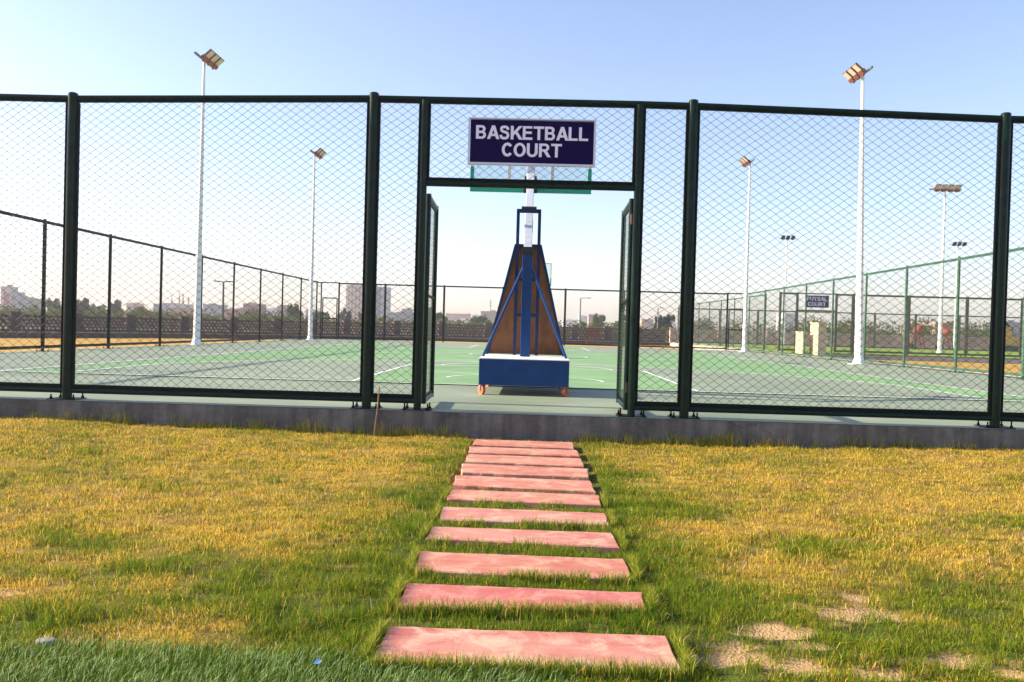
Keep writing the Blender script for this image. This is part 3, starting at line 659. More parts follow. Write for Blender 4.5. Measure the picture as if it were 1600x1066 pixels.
# ------------------------------------------------------------------ ground
def ground_mat(name, c1, c2, c3, sc=.5):
    m = bpy.data.materials.new(name); m.use_nodes = True; n = m.node_tree; b = n.nodes['Principled BSDF']
    b.inputs['Roughness'].default_value = .95; b.inputs['Specular IOR Level'].default_value = .1
    tc = n.nodes.new('ShaderNodeTexCoord')
    def noise(s, d=8): 
        o = n.nodes.new('ShaderNodeTexNoise'); o.inputs['Scale'].default_value = s; o.inputs['Detail'].default_value = d; o.inputs['Roughness'].default_value = .7
        n.links.new(tc.outputs['Object'], o.inputs['Vector']); return o
    a = noise(sc); r = n.nodes.new('ShaderNodeValToRGB'); n.links.new(a.outputs['Fac'], r.inputs['Fac'])
    r.color_ramp.elements[0].position = .35; r.color_ramp.elements[0].color = (*c1, 1); r.color_ramp.elements[1].position = .65; r.color_ramp.elements[1].color = (*c2, 1)
    f = noise(9); r2 = n.nodes.new('ShaderNodeValToRGB'); n.links.new(f.outputs['Fac'], r2.inputs['Fac'])
    r2.color_ramp.elements[0].position = .4; r2.color_ramp.elements[1].position = .6; r2.color_ramp.elements[0].color = (0, 0, 0, 1); r2.color_ramp.elements[1].color = (1, 1, 1, 1)
    mx = n.nodes.new('ShaderNodeMixRGB'); mx.inputs[2].default_value = (*c3, 1)
    mu = n.nodes.new('ShaderNodeMath'); mu.operation = 'MULTIPLY'; mu.inputs[1].default_value = .5; n.links.new(r2.outputs['Color'], mu.inputs[0])
    n.links.new(mu.outputs[0], mx.inputs[0]); n.links.new(r.outputs['Color'], mx.inputs[1]); n.links.new(mx.outputs[0], b.inputs['Base Color'])
    bp = n.nodes.new('ShaderNodeBump'); bp.inputs['Strength'].default_value = .6; bp.inputs['Distance'].default_value = .05
    n.links.new(f.outputs['Fac'], bp.inputs['Height']); n.links.new(bp.outputs['Normal'], b.inputs['Normal'])
    return m
DRY = ground_mat('dry_lawn', (0.50, 0.27, 0.055), (0.58, 0.36, 0.09), (0.36, 0.26, 0.06))
SCRUBG = ground_mat('scrub_ground', (0.20, 0.17, 0.07), (0.34, 0.26, 0.13), (0.12, 0.13, 0.04), sc=.08)
TURF = ground_mat('futsal_turf', (0.20, 0.28, 0.035), (0.26, 0.33, 0.05), (0.15, 0.22, 0.03))
m = MB(); S = 2500
zg = -.262
# one big sheet with a hole cut for the near lawn grid
xs = [-S, -14, 14, S]; ys = [-S, -3, EDGE + .3, S]
for i in range(3):
    for q in range(3):
        if i == 1 and q == 1: continue
        m.poly([(xs[i], ys[q], zg), (xs[i + 1], ys[q], zg), (xs[i + 1], ys[q + 1], zg), (xs[i], ys[q + 1], zg)])
tag(m.build('ground', SCRUBG), kind='structure')
m = MB()
m.poly([(-45, EDGE + .31, -.245), (SL - .26, EDGE + .31, -.245), (SL - .26, 70, -.245), (-45, 70, -.245)])
m.poly([(SL - .26, FARY + .31, -.245), (12.5, FARY + .31, -.245), (12.5, 75, -.245), (SL - .26, 75, -.245)])
tag(m.build('side_lawn', DRY), kind='structure')
m = MB()
m.box((SRT + .37, EDGE + .31, -.26), (70, 33, .02)); tag(m.build('right_lawn', DRY), kind='structure')
m = MB(); m.box((SRT + .37, 33.002, -.26), (70, 40.6, .035))
tag(m.build('service_road', mat('asphalt_brown', (0.085, 0.062, 0.06), .9, var=.3, scale=3, bump=.3, bscale=30)), kind='structure')
m = MB(); m.box((12.51, 40.61, -.26), (90, 71, FZ)); tag(m.build('futsal_turf', TURF), kind='structure')
m = MB(); m.box((11.6, 40.605, -.26), (12.505, 71, FZ - .03)); tag(m.build('turf_border', kb), kind='structure')

# ---- boundary wall
def boundary_wall(label, pts, tops, mw, cap, hole=True, kerb=True, zb=-.25, bay=3.6):
    root = thing('boundary_wall', label, 'wall', (pts[0][0], pts[0][1], 0))
    o0 = Vector((pts[0][0], pts[0][1], 0))
    for (a, b, ta, tb) in zip(pts[:-1], pts[1:], tops[:-1], tops[1:]):
        A = Vector((*a, 0)); B = Vector((*b, 0)); d = B - A; L = d.length; nb = max(1, round(L / bay)); ang = math.atan2(d.y, d.x)
        for i in range(nb):
            s0 = A + d * (i / nb) - o0; Lb = L / nb; t = ta + (tb - ta) * (i + .5) / nb
            m = MB(); m.box((-.27, -.16, zb), (.27, .16, t + .10)); m.build('pillar', mw, root, tuple(s0), ang)
            m = MB(); m.box((-.29, -.18, t + .10), (.29, .18, t + .14)); m.build('pillar_cap', mw, root, tuple(s0), ang)
            m = MB(); x0, x1 = .27, Lb - .27; zk = zb + .35; W = x1 - x0
            m.box((x0, -.10, zb), (x1, .10, zk))
            rows = 4; hh = (t - zk - .10) / rows; cols = max(3, int(W / .24)); cw = W / cols
            for r in range(rows + 1): z = zk + r * hh; m.box((x0, -.06, z), (x1, .06, z + hh * .36 if r < rows else t))
            for r in range(rows):
                z = zk + r * hh + hh * .36
                for c in range(cols + 1):
                    xc = x0 + (c + (.5 if r % 2 else 0)) * cw
                    if xc > x1 - .05: continue
                    m.box((max(x0, xc - cw * .22), -.058, z), (min(x1, xc + cw * .22), .058, z + hh * .64))
            m.build('lattice_panel', mw, root, tuple(s0), ang)
            if kerb:
                m = MB(); m.box((-.0, -.9, zb), (Lb, -.55, zb + .26)); m.build('kerb', mw, root, tuple(s0), ang)
                m = MB(); m.box((0, -.92, zb + .26), (Lb, -.53, zb + .29)); m.build('kerb_cap', cap, root, tuple(s0), ang)
    return root
boundary_wall('long dark brown perforated block boundary wall behind the court', [(-31, 27), (-24.7, 39.4), (-22.4, 46.2), (-16.7, 54.3), (-13.2, 59.2), (-7.1, 65.4), (3.5, 70.0), (11.8, 73.5)],
              [.80, .84, .86, .92, .96, 1.06, 1.12, 1.12], M['wall'], M['wallcap'])
boundary_wall('pale pinkish perforated boundary wall beyond the futsal court', [(12.4, 74.5), (34, 76), (56, 77), (80, 78)], [1.2, 1.25, 1.3, 1.3], M['wall_sunlit'], M['wallcap'], kerb=False, zb=.0, bay=4.4)

# ---- bench and street lamps
root = thing('bench', 'small maroon bench in front of the dark boundary wall', 'bench', (4.45, 62, -.25))
for x in (-.42, .42):
    m = MB(); m.box((x - .03, -.2, 0), (x + .03, .2, .42)); m.box((x - .03, .17, .42), (x + .03, .22, 1.15)); m.build('leg', M['red_b'], root)
m = MB()
for q in range(4): m.box((-.5, -.22 + q * .10, .421), (.5, -.14 + q * .10, .45))
m.build('seat', M['red_b'], root)
m = MB()
for q in range(4): m.box((-.5, .14, .66 + q * .14), (.5, .169, .78 + q * .14))
m.build('backrest', M['red_b'], root)
def street_lamp(lab, x, y, h, arm, dk):
    root = thing('street_lamp', lab, 'street lamp', (x, y, -.25), 0, 'street lamps beyond the court')
    m = MB(); m.tube((0, 0, 0), (0, 0, h), .10, .07, n=8); m.build('pole', dk, root)
    m = MB()
    for a in arm: m.tube((0, 0, h - .03), (a, 0, h + .03), .035, n=6)
    m.build('arm', dk, root)
    for a in arm: m = MB(); m.box((a - .25, -.1, h - .02), (a + .25, .1, h + .06)); m.build('lamp_head', dk, root)
lampgrey = mat('lamp_post_grey', (.16, .15, .14), .6); lampdk = mat('lamp_post_dark', (.03, .035, .03), .6)
street_lamp('dark T-shaped street lamp behind the wall on the left', -23.6, 63.4, 4.05, (-.45, .45), lampdk)
street_lamp('grey street lamp with one arm to the right, beyond the wall right of the hoop', 5.5, 98, 4.9, (.95,), lampgrey)
street_lamp('small faint street lamp beyond the wall behind the right gateway bay', 16.0, 108, 4.3, (.5,), lampgrey)

# ---- machines far right
root = thing('excavator', 'small yellow excavator parked beyond the futsal court at the right edge', 'excavator', (39.9, 72.3, .08))
for sy in (-.6, .25): m = MB(); m.box((-.9, sy, .0), (1.1, sy + .35, .5)); m.build('track', M['rubber'], root, bevel=.1)
m = MB(); m.box((-.4, -.6, .55), (1.3, .6, 1.2)); m.build('body', M['yellow'], root, bevel=.06)
m = MB(); m.box((-.3, -.55, 1.2), (.5, .1, 2.05)); m.build('cab', M['yellow'], root, bevel=.05)
m = MB(); m.bar((-.2, .3, 1.0), (-.75, .3, 2.3), .2, .22, upv=(0, 1, 0)); m.bar((-.78, .3, 2.35), (.2, .3, 2.75), .18, .2, upv=(0, 1, 0)); m.build('boom', M['yellow'], root)
m = MB(); m.bar((.2, .3, 2.75), (.75, .3, 2.1), .16, .16, upv=(0, 1, 0)); m.box((.6, .1, 1.75), (.95, .5, 2.1)); m.build('bucket', M['frame'], root)
def mixer(lab, x, y, k):
    root = thing('cement_mixer', lab, 'cement mixer', (x, y, .08), 0, 'orange mixers by the far wall')
    m = MB()
    T = Matrix.Translation((0, 0, 1.62)) @ Matrix.Rotation(R(40 * k), 4, 'Y')
    prof = [(-.42, .16), (-.34, .30), (0, .40), (.26, .30), (.55, .16)]
    for (za, ra), (zb, rb) in zip(prof[:-1], prof[1:]): m.tube(T @ Vector((0, 0, za)), T @ Vector((0, 0, zb)), ra, rb, n=14, cap=(za == -.55))
    m.build('drum', M['orange'], root, smooth=True)
    for a in ((-.5, -.3), (.5, -.3), (-.5, .3), (.5, .3)): m = MB(); m.bar((a[0], a[1], 0), (a[0] * .4, a[1], 1.3), .08, .08, upv=(0, 1, 0)); m.build('leg', M['orange'], root)
    for sy in (-.36, .30): m = MB(); m.tube((-.55, sy, .2), (-.55, sy + .06, .2), .22, n=14); m.build('wheel', M['rubber'], root)
mixer('orange drum mixer left of the white lamp pole on the futsal court', 32.9, 72.5, 1)
mixer('orange drum mixer right of the white lamp pole on the futsal court', 35.3, 72.5, -1)

# ------------------------------------------------------------------ leafy masses
LEAF = attr_mat('foliage_leaves', .8, .3, .15)
def leaf_cloud(centers, radii, n, size, c1, c2, rs, flat=.75):
    """random leaf quads inside a union of ellipsoids"""
    w_ = np.prod(radii, axis=1); ci = rs.choice(len(centers), n, p=w_ / w_.sum())
    u = rs.normal(size=(n, 3)); u /= np.linalg.norm(u, axis=1, keepdims=True); rr = rs.random(n) ** (1 / 2.2)
    p = centers[ci] + u * rr[:, None] * radii[ci]
    a = rs.normal(size=(n, 3)); a /= np.linalg.norm(a, axis=1, keepdims=True)
    b = np.cross(a, rs.normal(size=(n, 3))); b /= np.linalg.norm(b, axis=1, keepdims=True)
    s = size * (.6 + .8 * rs.random(n))[:, None]
    V = np.stack([p - a * s, p + b * s * .55, p + a * s, p - b * s * .55], 1).reshape(-1, 3)
    Q = np.arange(4 * n).reshape(-1, 4)
    t = (.6 * rs.random(len(centers))[ci] + .4 * rs.random(n))[:, None]
    col = np.asarray(c1) * (1 - t) + np.asarray(c2) * t
    return V, Q, np.repeat(col, 4, axis=0)
TR = [(-70.8,-68.5,120,3.4,0,'dark round tree far left, just right of the grey houses'),(-65.6,-63.1,118,3.6,0,'dark round tree just right of the first front fence post'),
 (-67.1,-64.9,125,2.8,1,'low green tree behind the first front fence post'),(-61.9,-60.2,122,3.4,0,'small dark tree left of the minarets, standing clear'),
 (-58.3,-55.2,120,2.7,1,'low wide green tree left of the minarets'),(-32.5,-30.5,110,3.5,1,'pale green feathery tree left of the far left lamp pole'),
 (-31.7,-29.5,120,2.6,1,'green tree behind the far left corner of the court'),(-26.7,-25.0,115,3.1,0,'dark bushy tree left of the unfinished tower'),
 (-15.2,-12.2,120,3.7,0,'dark tree seen right beside the open left gate leaf'),(-25.1,-23.7,120,2.7,1,'small green tree at the foot of the unfinished tower'),
 (-8.1,-5.4,110,2.5,1,'low green bush tree left of the near hoop stand'),(8.1,9.9,115,3.5,1,'green tree just left of the right gate leaf'),
 (15.9,16.9,110,3.1,0,'small tree behind the right gateway bay, left one'),(17.0,18.4,110,3.3,0,'small tree behind the right gateway bay, right one'),
 (39.5,41.3,110,2.7,0,'small tree left of the right lamp pole'),(4.8,7.4,105,2.3,1,'low bright green tree right of the near hoop stand'),(10.4,12.9,108,2.4,1,'low green tree behind the right gate leaf')]
for i, (x0, x1, y, zt, kd, lab) in enumerate(TR):
    rs = np.random.default_rng(100 + i); x = (x0 + x1) / 2; wd = (x1 - x0) / 2; h = zt + .25
    root = thing('tree', lab, 'tree', (x, y, -.25), 0, 'trees beyond the boundary wall')
    m = MB(); m.tube((0, 0, 0), (wd * .1, 0, h * .45), .14, .09, n=7, cap=False)
    for q in range(4):
        a = q * 1.6 + i; m.tube((wd * .1, 0, h * .42), (wd * .1 + math.cos(a) * wd * .5, math.sin(a) * wd * .5, h * .75), .07, .03, n=5, cap=False)
    m.build('trunk', M['bark'], root)
    nc = 16; cen = np.stack([rs.uniform(-.75, .75, nc) * wd, rs.uniform(-.75, .75, nc) * wd, h * rs.uniform(.38, .86, nc)], -1)
    cen[:, 0] *= 1.15 - .45 * np.abs(cen[:, 2] / h - .5)
    rad_ = np.stack([rs.uniform(.28, .48, nc) * wd, rs.uniform(.28, .48, nc) * wd, rs.uniform(.13, .20, nc) * h], -1)
    c1, c2 = ((.022, .045, .012), (.055, .085, .022)) if kd == 0 else ((.06, .095, .02), (.14, .17, .05))
    V, Q, col = leaf_cloud(cen, rad_, 3200, .12, c1, c2, rs)
    link('crown', np_mesh('crown', V, Q, LEAF, cols=col), root)
# scrub beyond the wall: one mass
rs = np.random.default_rng(55); cs = []; rd = []
def scrub(x0, x1, yfun, n, zt, zr):
    for _ in range(n):
        x = rs.uniform(x0, x1); y = yfun(x) + rs.uniform(0, 22); h = zt * rs.uniform(.55, 1.1)
        cs.append((x, y, -.2 + h * .5)); rd.append((rs.uniform(.8, 2.2), rs.uniform(.8, 2.0), h * .55))
scrub(-110, -20, lambda x: 80 if x < -50 else 78, 330, 2.05, 0)
scrub(-20, 20, lambda x: 84, 170, 1.95, 0)
scrub(20, 110, lambda x: 84, 260, 3.1, 0)
cs = np.array(cs); rd = np.array(rd)
V, Q, col = leaf_cloud(cs, rd, 150000, .125, (.045, .062, .010), (.15, .155, .035), rs)
o = link('scrub', np_mesh('scrub', V, Q, LEAF, cols=col)); tag(o, 'band of low olive green scrub beyond the boundary walls', 'scrub', kind='stuff')

# ------------------------------------------------------------------ buildings on the horizon
BLD = [(-167.3,-164.9,260,10.4,'beige','tall beige house tower at the far left edge'),(-166.1,-163.8,262,8.7,'grey','grey house block beside the beige tower at the far left'),
 (-165.1,-162.8,264,7.2,'grey','lower grey house with small windows, third from the left edge'),(-165.2,-161.9,268,6.8,'brown','brownish stepped house left of the first dark tree'),
 (-146.9,-142.7,300,6.7,'pink','small pinkish water tower house left of the minarets'),(-155.4,-139.5,340,7.6,'grey','long low grey building under the minarets'),
 (-131.9,-120.7,300,5.6,'brick','low brick red building right of the minarets'),(-111.0,-104.9,280,6.6,'grey','grey house seen behind the near left lamp pole'),
 (-96.9,-90.1,260,5.0,'brick','low wide brick house behind the dark street lamp'),(-94.0,-88.2,270,7.1,'brick','taller brick house right of the dark street lamp'),
 (-93.1,-88.4,290,6.0,'white','white house with a low roof between the brick and pink houses'),(-85.8,-81.7,280,6.8,'pink','pink house beside the feathery tree'),
 (-81.7,-78.4,300,5.9,'pink','small pink house by the far left corner of the court'),
 (-41.7,-30.3,240,4.9,'grey','long low grey shed right of the unfinished tower'),(-39.2,-36.5,250,6.4,'pink','small pink rooftop house above the grey shed'),
 (-31.2,-22.9,300,6.4,'pinkroof','house with pale pink roof left of the hoop stand'),(-20.9,-14.2,200,3.0,'white','low white wall building left of the hoop stand'),
 (-20.3,-17.3,280,5.4,'white','white house behind the low white wall'),(-16.1,-10.9,260,6.5,'beige','beige house carrying an antenna mast'),
 (13.7,16.5,250,5.7,'white','white house right of the hoop stand'),(15.9,19.1,240,6.0,'pink','pink house right of the hoop stand'),
 (9.3,14.1,260,4.4,'white','low white house beside the far street lamp'),(31.0,34.4,240,5.0,'beige','low beige house behind the right gateway bay'),
 (34.8,38.9,230,4.6,'white','low white house behind the right gateway bay, left of the big post'),(49.7,54.6,260,5.4,'pink','low pink house beyond the futsal side fence'),
 (53.2,56.3,180,6.1,'white','white open stair building left of the futsal sign'),(82.9,91.8,230,4.8,'white','long low white building left of the right lamp pole'),
 (115.0,121.2,260,5.8,'pink','pink house right of the right lamp pole'),(132.6,140.5,280,7.5,'pink','larger pink house behind the orange mixers'),
 (125.5,131.1,250,5.1,'beige','beige house right of the orange mixers'),(137.5,141.3,260,6.2,'white','white house left of the last big fence post'),
 (127.7,133.2,230,7.0,'grey','grey building above the excavator at the right edge')]
for i, (x0, x1, y, zt, kd, lab) in enumerate(BLD):
    W = x1 - x0; D = max(5, min(10, W)); h = zt + .25
    root = thing('house', lab, 'building', ((x0 + x1) / 2, y, -.25), 0, 'houses on the horizon')
    m = MB(); m.box((-W / 2, 0, 0), (W / 2, D, h * .9)); m.build('walls', BMAT[kd], root)
    m = MB(); 
    if kd == 'pinkroof': m.prism([(-W / 2 - .3, -.3, h * .9), (W / 2 + .3, -.3, h * .9), (W / 2 + .3, D + .3, h * .9), (-W / 2 - .3, D + .3, h * .9)], [(-W / 2 + 1, D * .4, h), (W / 2 - 1, D * .4, h), (W / 2 - 1, D * .6, h), (-W / 2 + 1, D * .6, h)])
    else:
        m.box((-W / 2 - .12, -.12, h * .9), (W / 2 + .12, D + .12, h * .94))
        if i % 2: m.box((-W * .3, D * .2, h * .94), (W * .05, D * .6, h))
        else: m.box((W * .05, D * .2, h * .94), (W * .35, D * .6, h))
    m.build('roof', BMAT['pink' if kd == 'brick' else kd], root)
    nw = max(1, int(W / 1.9)); fl = max(1, int(h * .9 / 3.0))
    for f_ in range(fl):
        for q in range(min(nw, 7)):
            xc = -W / 2 + (q + .5) * W / min(nw, 7); z = 1.0 + f_ * 3.0
            if (q * 7 + f_ * 3 + i) % 4 == 0: continue
            m = MB(); m.box((xc - .42, -.03, z), (xc + .42, .02, z + 1.2)); m.build('window', M['glass_dk'], root)
            m = MB(); m.box((xc - .52, -.16, z - .08), (xc + .52, -.001, z - .0)); m.build('sill', BMAT['white'], root.children[-1])
m = MB(); m.box((-2.2, -.5, 0), (-.9, 0, 9.0)); o = m.build('stair_tower', BMAT['maroon'], None); 
hh_ = [q for q in bpy.data.objects if q.get('label', '').startswith('tall beige house tower')][0]; o.parent = hh_; o.location = (2.3, 0, -1.5)
# unfinished tower
root = thing('tower_block', 'unfinished cream tower block with open brick storeys behind the left gateway post', 'building', (-88.2, 420, -.25))
m = MB(); m.box((-5.1, .6, 0), (5.3, 14, 20.8)); m.build('core_walls', BMAT['brick'], root)
for q in range(11): m = MB(); m.box((-5.6, -.3, q * 2.05 - .0), (5.6, .59, q * 2.05 + .38)); m.build('floor_slab', BMAT['tower'], root)
for x in (-5.4, -3.6, -1.7, .1, 2.0, 3.9, 5.3):
    m = MB(); m.box((x - .42, -.6, 0), (x + .42, -.302, 20.9)); m.build('column', BMAT['tower'], root)
m = MB(); m.box((-4, 3, 20.8), (-1, 7, 22.0)); m.build('roof_room', BMAT['tower'], root); m = MB(); m.box((1, 3, 20.8), (3, 6, 21.6)); m.build('roof_room', BMAT['tower'], root)
root = thing('tower_block', 'dark tower block wrapped in teal safety netting, right of the cream tower', 'building', (-78.8, 424, -.25))
m = MB(); m.box((-4.4, .6, 0), (4.4, 13, 20.6)); m.build('core_walls', BMAT['grey'], root)
m = MB(); m.box((-4.5, .2, 2), (1.6, .5, 20.0)); m.build('netting', BMAT['net'], root)
for q in range(11): m = MB(); m.box((1.7, -.2, q * 1.95), (4.9, .59, q * 1.95 + .3)); m.build('floor_slab', BMAT['grey'], root)
for x in (-4, -2.5, -1, 1, 3): m = MB(); m.box((x, 1, 20.6), (x + .4, 1.4, 21.9)); m.build('roof_column', BMAT['grey'], root)
for (x, z, lab) in ((-143.4, 10.98, 'leftmost and shorter of the thin minarets'), (-140.4, 12.3, 'tallest of the thin minarets'), (-138.9, 11.8, 'minaret just right of the tallest one'), (-136.7, 10.9, 'rightmost of the thin minarets')):
    root = thing('minaret', lab + ' above the long grey building', 'minaret', (x, 330, -.25), 0, 'thin minarets on the horizon')
    m = MB(); m.tube((0, 0, 0), (0, 0, z * .80), .38, .30, n=8); m.build('shaft', BMAT['beige'], root)
    m = MB(); m.tube((0, 0, z * .74), (0, 0, z * .77), .55, .55, n=8); m.tube((0, 0, z * .80), (0, 0, z + .25), .34, .03, n=8); m.build('spire', BMAT['beige'], root)
root = thing('antenna_mast', 'thin lattice antenna mast on the beige house left of the hoop stand', 'antenna', (-13.3, 262, 5.9))
m = MB(); m.bar((0, 0, 0), (0, 0, 4.0), .16, .16, upv=(0, 1, 0))
for q in range(3): m.bar((-.5, 0, 2 + q * .7), (.5, 0, 2 + q * .7), .08, .08)
m.build('mast', M['steel'], root)

# ------------------------------------------------------------------ pavers
PV = [[(-0.51, 7.805), (0.408, 7.795), (0.4, 7.415), (-0.509, 7.456)], [(-0.515, 7.312), (0.423, 7.302), (0.415, 6.967), (-0.507, 6.987)],
 [(-0.504, 6.88), (0.429, 6.831), (0.421, 6.445), (-0.491, 6.512)], [(-0.505, 6.385), (0.448, 6.332), (0.433, 5.971), (-0.483, 6.014)],
 [(-0.508, 5.876), (0.436, 5.82), (0.435, 5.451), (-0.492, 5.514)], [(-0.489, 5.359), (0.45, 5.327), (0.446, 5.033), (-0.491, 5.053)],
 [(-0.491, 4.832), (0.442, 4.804), (0.449, 4.521), (-0.48, 4.506)], [(-0.491, 4.342), (0.445, 4.335), (0.451, 4.042), (-0.491, 4.101)],
 [(-0.486, 3.851), (0.456, 3.84), (0.451, 3.533), (-0.47, 3.544)], [(-0.477, 3.371), (0.466, 3.354), (0.458, 3.146), (-0.473, 3.074)],
 [(-0.466, 2.878), (0.490, 2.884), (0.492, 2.585), (-0.470, 2.570)]]
def paver_mat(name, c1, c2, c3):
    m = mat(name, c1, .8, col2=c2, scale=2.6, stretch=(1, 3.2, 1), bump=.25, bscale=70)
    n = m.node_tree; b = n.nodes['Principled BSDF']; src = b.inputs['Base Color'].links[0].from_socket
    tc = [x for x in n.nodes if x.type == 'TEX_COORD'][0]
    oi = n.nodes.new('ShaderNodeObjectInfo'); va = n.nodes.new('ShaderNodeVectorMath'); va.operation = 'ADD'; n.links.new(tc.outputs['Object'], va.inputs[0]); n.links.new(oi.outputs['Location'], va.inputs[1])
    for mp in [x for x in n.nodes if x.type == 'MAPPING']: n.links.new(va.outputs[0], mp.inputs['Vector'])
    no = n.nodes.new('ShaderNodeTexNoise'); no.inputs['Scale'].default_value = 7; no.inputs['Detail'].default_value = 9; no.inputs['Roughness'].default_value = .75; no.inputs['Distortion'].default_value = .6
    n.links.new(va.outputs[0], no.inputs['Vector'])
    r = n.nodes.new('ShaderNodeValToRGB'); r.color_ramp.elements[0].position = .47; r.color_ramp.elements[1].position = .66
    r.color_ramp.elements[0].color = (0, 0, 0, 1); r.color_ramp.elements[1].color = (1, 1, 1, 1); n.links.new(no.outputs['Fac'], r.inputs['Fac'])
    mx = n.nodes.new('ShaderNodeMixRGB'); mx.inputs[2].default_value = (*c3, 1); n.links.new(r.outputs['Color'], mx.inputs[0]); n.links.new(src, mx.inputs[1])
    n.links.new(mx.outputs[0], b.inputs['Base Color']); return m
PM = [paver_mat('paver_pink', (.43, .115, .075), (.55, .245, .165), (.62, .36, .235)), paver_mat('paver_red', (.42, .085, .075), (.50, .15, .12), (.58, .27, .20)),
      paver_mat('paver_pale', (.42, .11, .085), (.56, .26, .185), (.62, .41, .28))]
ordn = ['farthest', 'second', 'third', 'fourth', 'fifth', 'sixth', 'seventh', 'eighth', 'ninth', 'tenth', 'nearest']
adj = ['pink', 'pink', 'pink', 'pink', 'pink', 'pink', 'pale pink', 'pale pink', 'salmon pink', 'deeper red', 'mottled pale pink']
for i, q in enumerate(PV):
    cx = sum(p[0] for p in q) / 4; cy = sum(p[1] for p in q) / 4; rs = random.Random(i)
    # outline with slightly uneven edges
    corners = [Vector((p[0] - cx, p[1] - cy, 0)) for p in q]; out = []
    for a, b, n in ((0, 1, 12), (1, 2, 4), (2, 3, 12), (3, 0, 4)):
        A, B = corners[a], corners[b]
        for t in range(n):
            p = A.lerp(B, t / n); k = (.0035 if rs.random() < .8 else .008) if t else .009
            out.append(Vector((p.x + rs.uniform(-k, k), p.y + rs.uniform(-k, k), 0)))
    out.reverse()
    zt = -.215 - 0; ins = .006
    def ring(f, z): return [(p.x - (ins if p.x > 0 else -ins) * f, p.y - (ins if p.y > 0 else -ins) * f, z) for p in out]
    bm = bmesh.new(); levels = [ring(0, -.075), ring(0, -.006), ring(1, 0)]; rings = [[bm.verts.new(p) for p in L] for L in levels]
    for A, B in zip(rings[:-1], rings[1:]):
        for t in range(len(A)): u = (t + 1) % len(A); bm.faces.new((A[t], A[u], B[u], B[t]))
    bm.faces.new(rings[-1]); bmesh.ops.recalc_face_normals(bm, faces=bm.faces)
    me = bpy.data.meshes.new('paver'); bm.to_mesh(me); bm.free(); me.materials.append(PM[2] if i in (6, 7, 10) else PM[1] if i == 9 else PM[0])
    o = link('paver', me, None, (cx, cy, zt))
    if i == 0: lab = 'pink paving slab closest to the concrete plinth, top of the path'
    elif i == 10: lab = 'large mottled pink paving slab nearest the camera, bottom of the path'
    elif i == 9: lab = 'deep red paving slab, second nearest to the camera'
    else: lab = '%s paving slab in the grass path, %s counting from the concrete plinth' % (adj[i], ordn[i])
    tag(o, lab, 'paving slab', 'paving slabs of the path to the gateway')

# ------------------------------------------------------------------ lawn: soil sheet and blades
SAND = [(1.08, 3.31, 0.135), (1.213, 3.265, 0.162), (1.342, 3.249, 0.135), (1.375, 3.461, 0.081), (0.897, 3.058, 0.108), (0.927, 3.004, 0.108), (0.736, 2.876, 0.108), (0.683, 2.786, 0.121), (0.899, 2.737, 0.095), (1.137, 2.846, 0.081), (1.228, 2.784, 0.135), (1.372, 2.8, 0.162), (1.46, 2.827, 0.149), (1.14, 2.673, 0.135), (1.646, 2.8, 0.068), (0.908, 2.68, 0.108), (0.6, 2.72, 0.068), (0.55, 2.7, 0.068), (1.32, 2.95, 0.06), (1.0, 2.9, 0.07), (1.55, 2.72, 0.09), (0.78, 3.0, 0.07), (-2.3, 3.7, 0.1), (-1.98, 3.16, 0.08)]
GRN = [(-2.08,3.875,.3),(-1.607,3.512,.35),(-1.129,3.476,.4),(-.643,2.798,.35),(-.795,3.036,.35),(-.709,3.526,.4),(-1.217,3.211,.35),(.629,3.05,.35),(.79,3.356,.4),(.969,2.958,.3),(1.271,2.988,.35),(1.9,3.48,.5),(1.405,4.34,.35),(-1.576,2.824,.3),(.861,5.0,.35),(-.74,4.314,.4),(-.728,5.138,.35),(1.9,2.9,.35),(.75,6.2,.25),(2.9,5.0,.4)]
BRN = [(-1.46,3.306,.22),(-1.309,2.732,.25),(-1.064,2.815,.22),(-1.889,3.575,.25),(-1.189,4.251,.35),(1.135,4.577,.4),(2.583,5.47,.5),(1.368,3.773,.3),(2.277,4.093,.4),(-2.356,3.781,.22),(-1.969,3.166,.2),(-1.284,7.066,.25),(-.834,6.179,.2),(-2.5,5.73,.3)]
def gsum(x, y, L, yk=.6):
    t = np.zeros_like(x, dtype=float)
    for a, b, r in L: t = np.maximum(t, np.exp(-(((x - a) / r) ** 2 + ((y - b) / (r * yk)) ** 2)))
    return t
def fields(x, y):
    x = np.asarray(x, float); y = np.asarray(y, float)
    d = np.maximum(np.abs(x + .02) - .47, 0)
    path = np.exp(-(d / .32) ** 2) * (y < 7.9)
    g = .22 + .62 * path * (.55 + .45 * np.clip((7.6 - y) / 4, 0, 1)) + .50 * gsum(x, y, GRN) - .42 * gsum(x, y, BRN) + .42 * np.clip((4.6 - y) / 2.2, 0, 1)
    g += .16 + (fbm(x, y, .9, 0) - .5) * .55 + (fbm(x, y, 3.2, 1) - .5) * .75 + (fbm(x, y * 1.6, 9, 3) - .5) * .75
    sand = gsum(x, y, SAND, .55); sand = np.clip((sand - .42 + (fbm(x, y, 5, 3) - .5) * 1.5 + (fbm(x, y, 22, 1) - .5) * .8) * 2.6, 0, 1)
    return np.clip(g, 0, 1), sand
C_DRY = np.array([.68, .43, .030]); C_DRY2 = np.array([.84, .60, .12]); C_GRN = np.array([.10, .175, .008]); C_GRN2 = np.array([.24, .31, .018]); C_SAND = np.array([.50, .31, .15])
nx, ny = 560, 230
gx = np.linspace(-14, 14, nx); gy = np.concatenate([np.linspace(-3, 2, 20, endpoint=False), np.linspace(2, EDGE + .3, ny - 20)])
X, Y = np.meshgrid(gx, gy, indexing='ij'); Z = lawn_z(X, Y) + (fbm(X, Y, 6, 4) - .5) * .02
gF, sF = fields(X, Y)
Z = Z - sF * .012
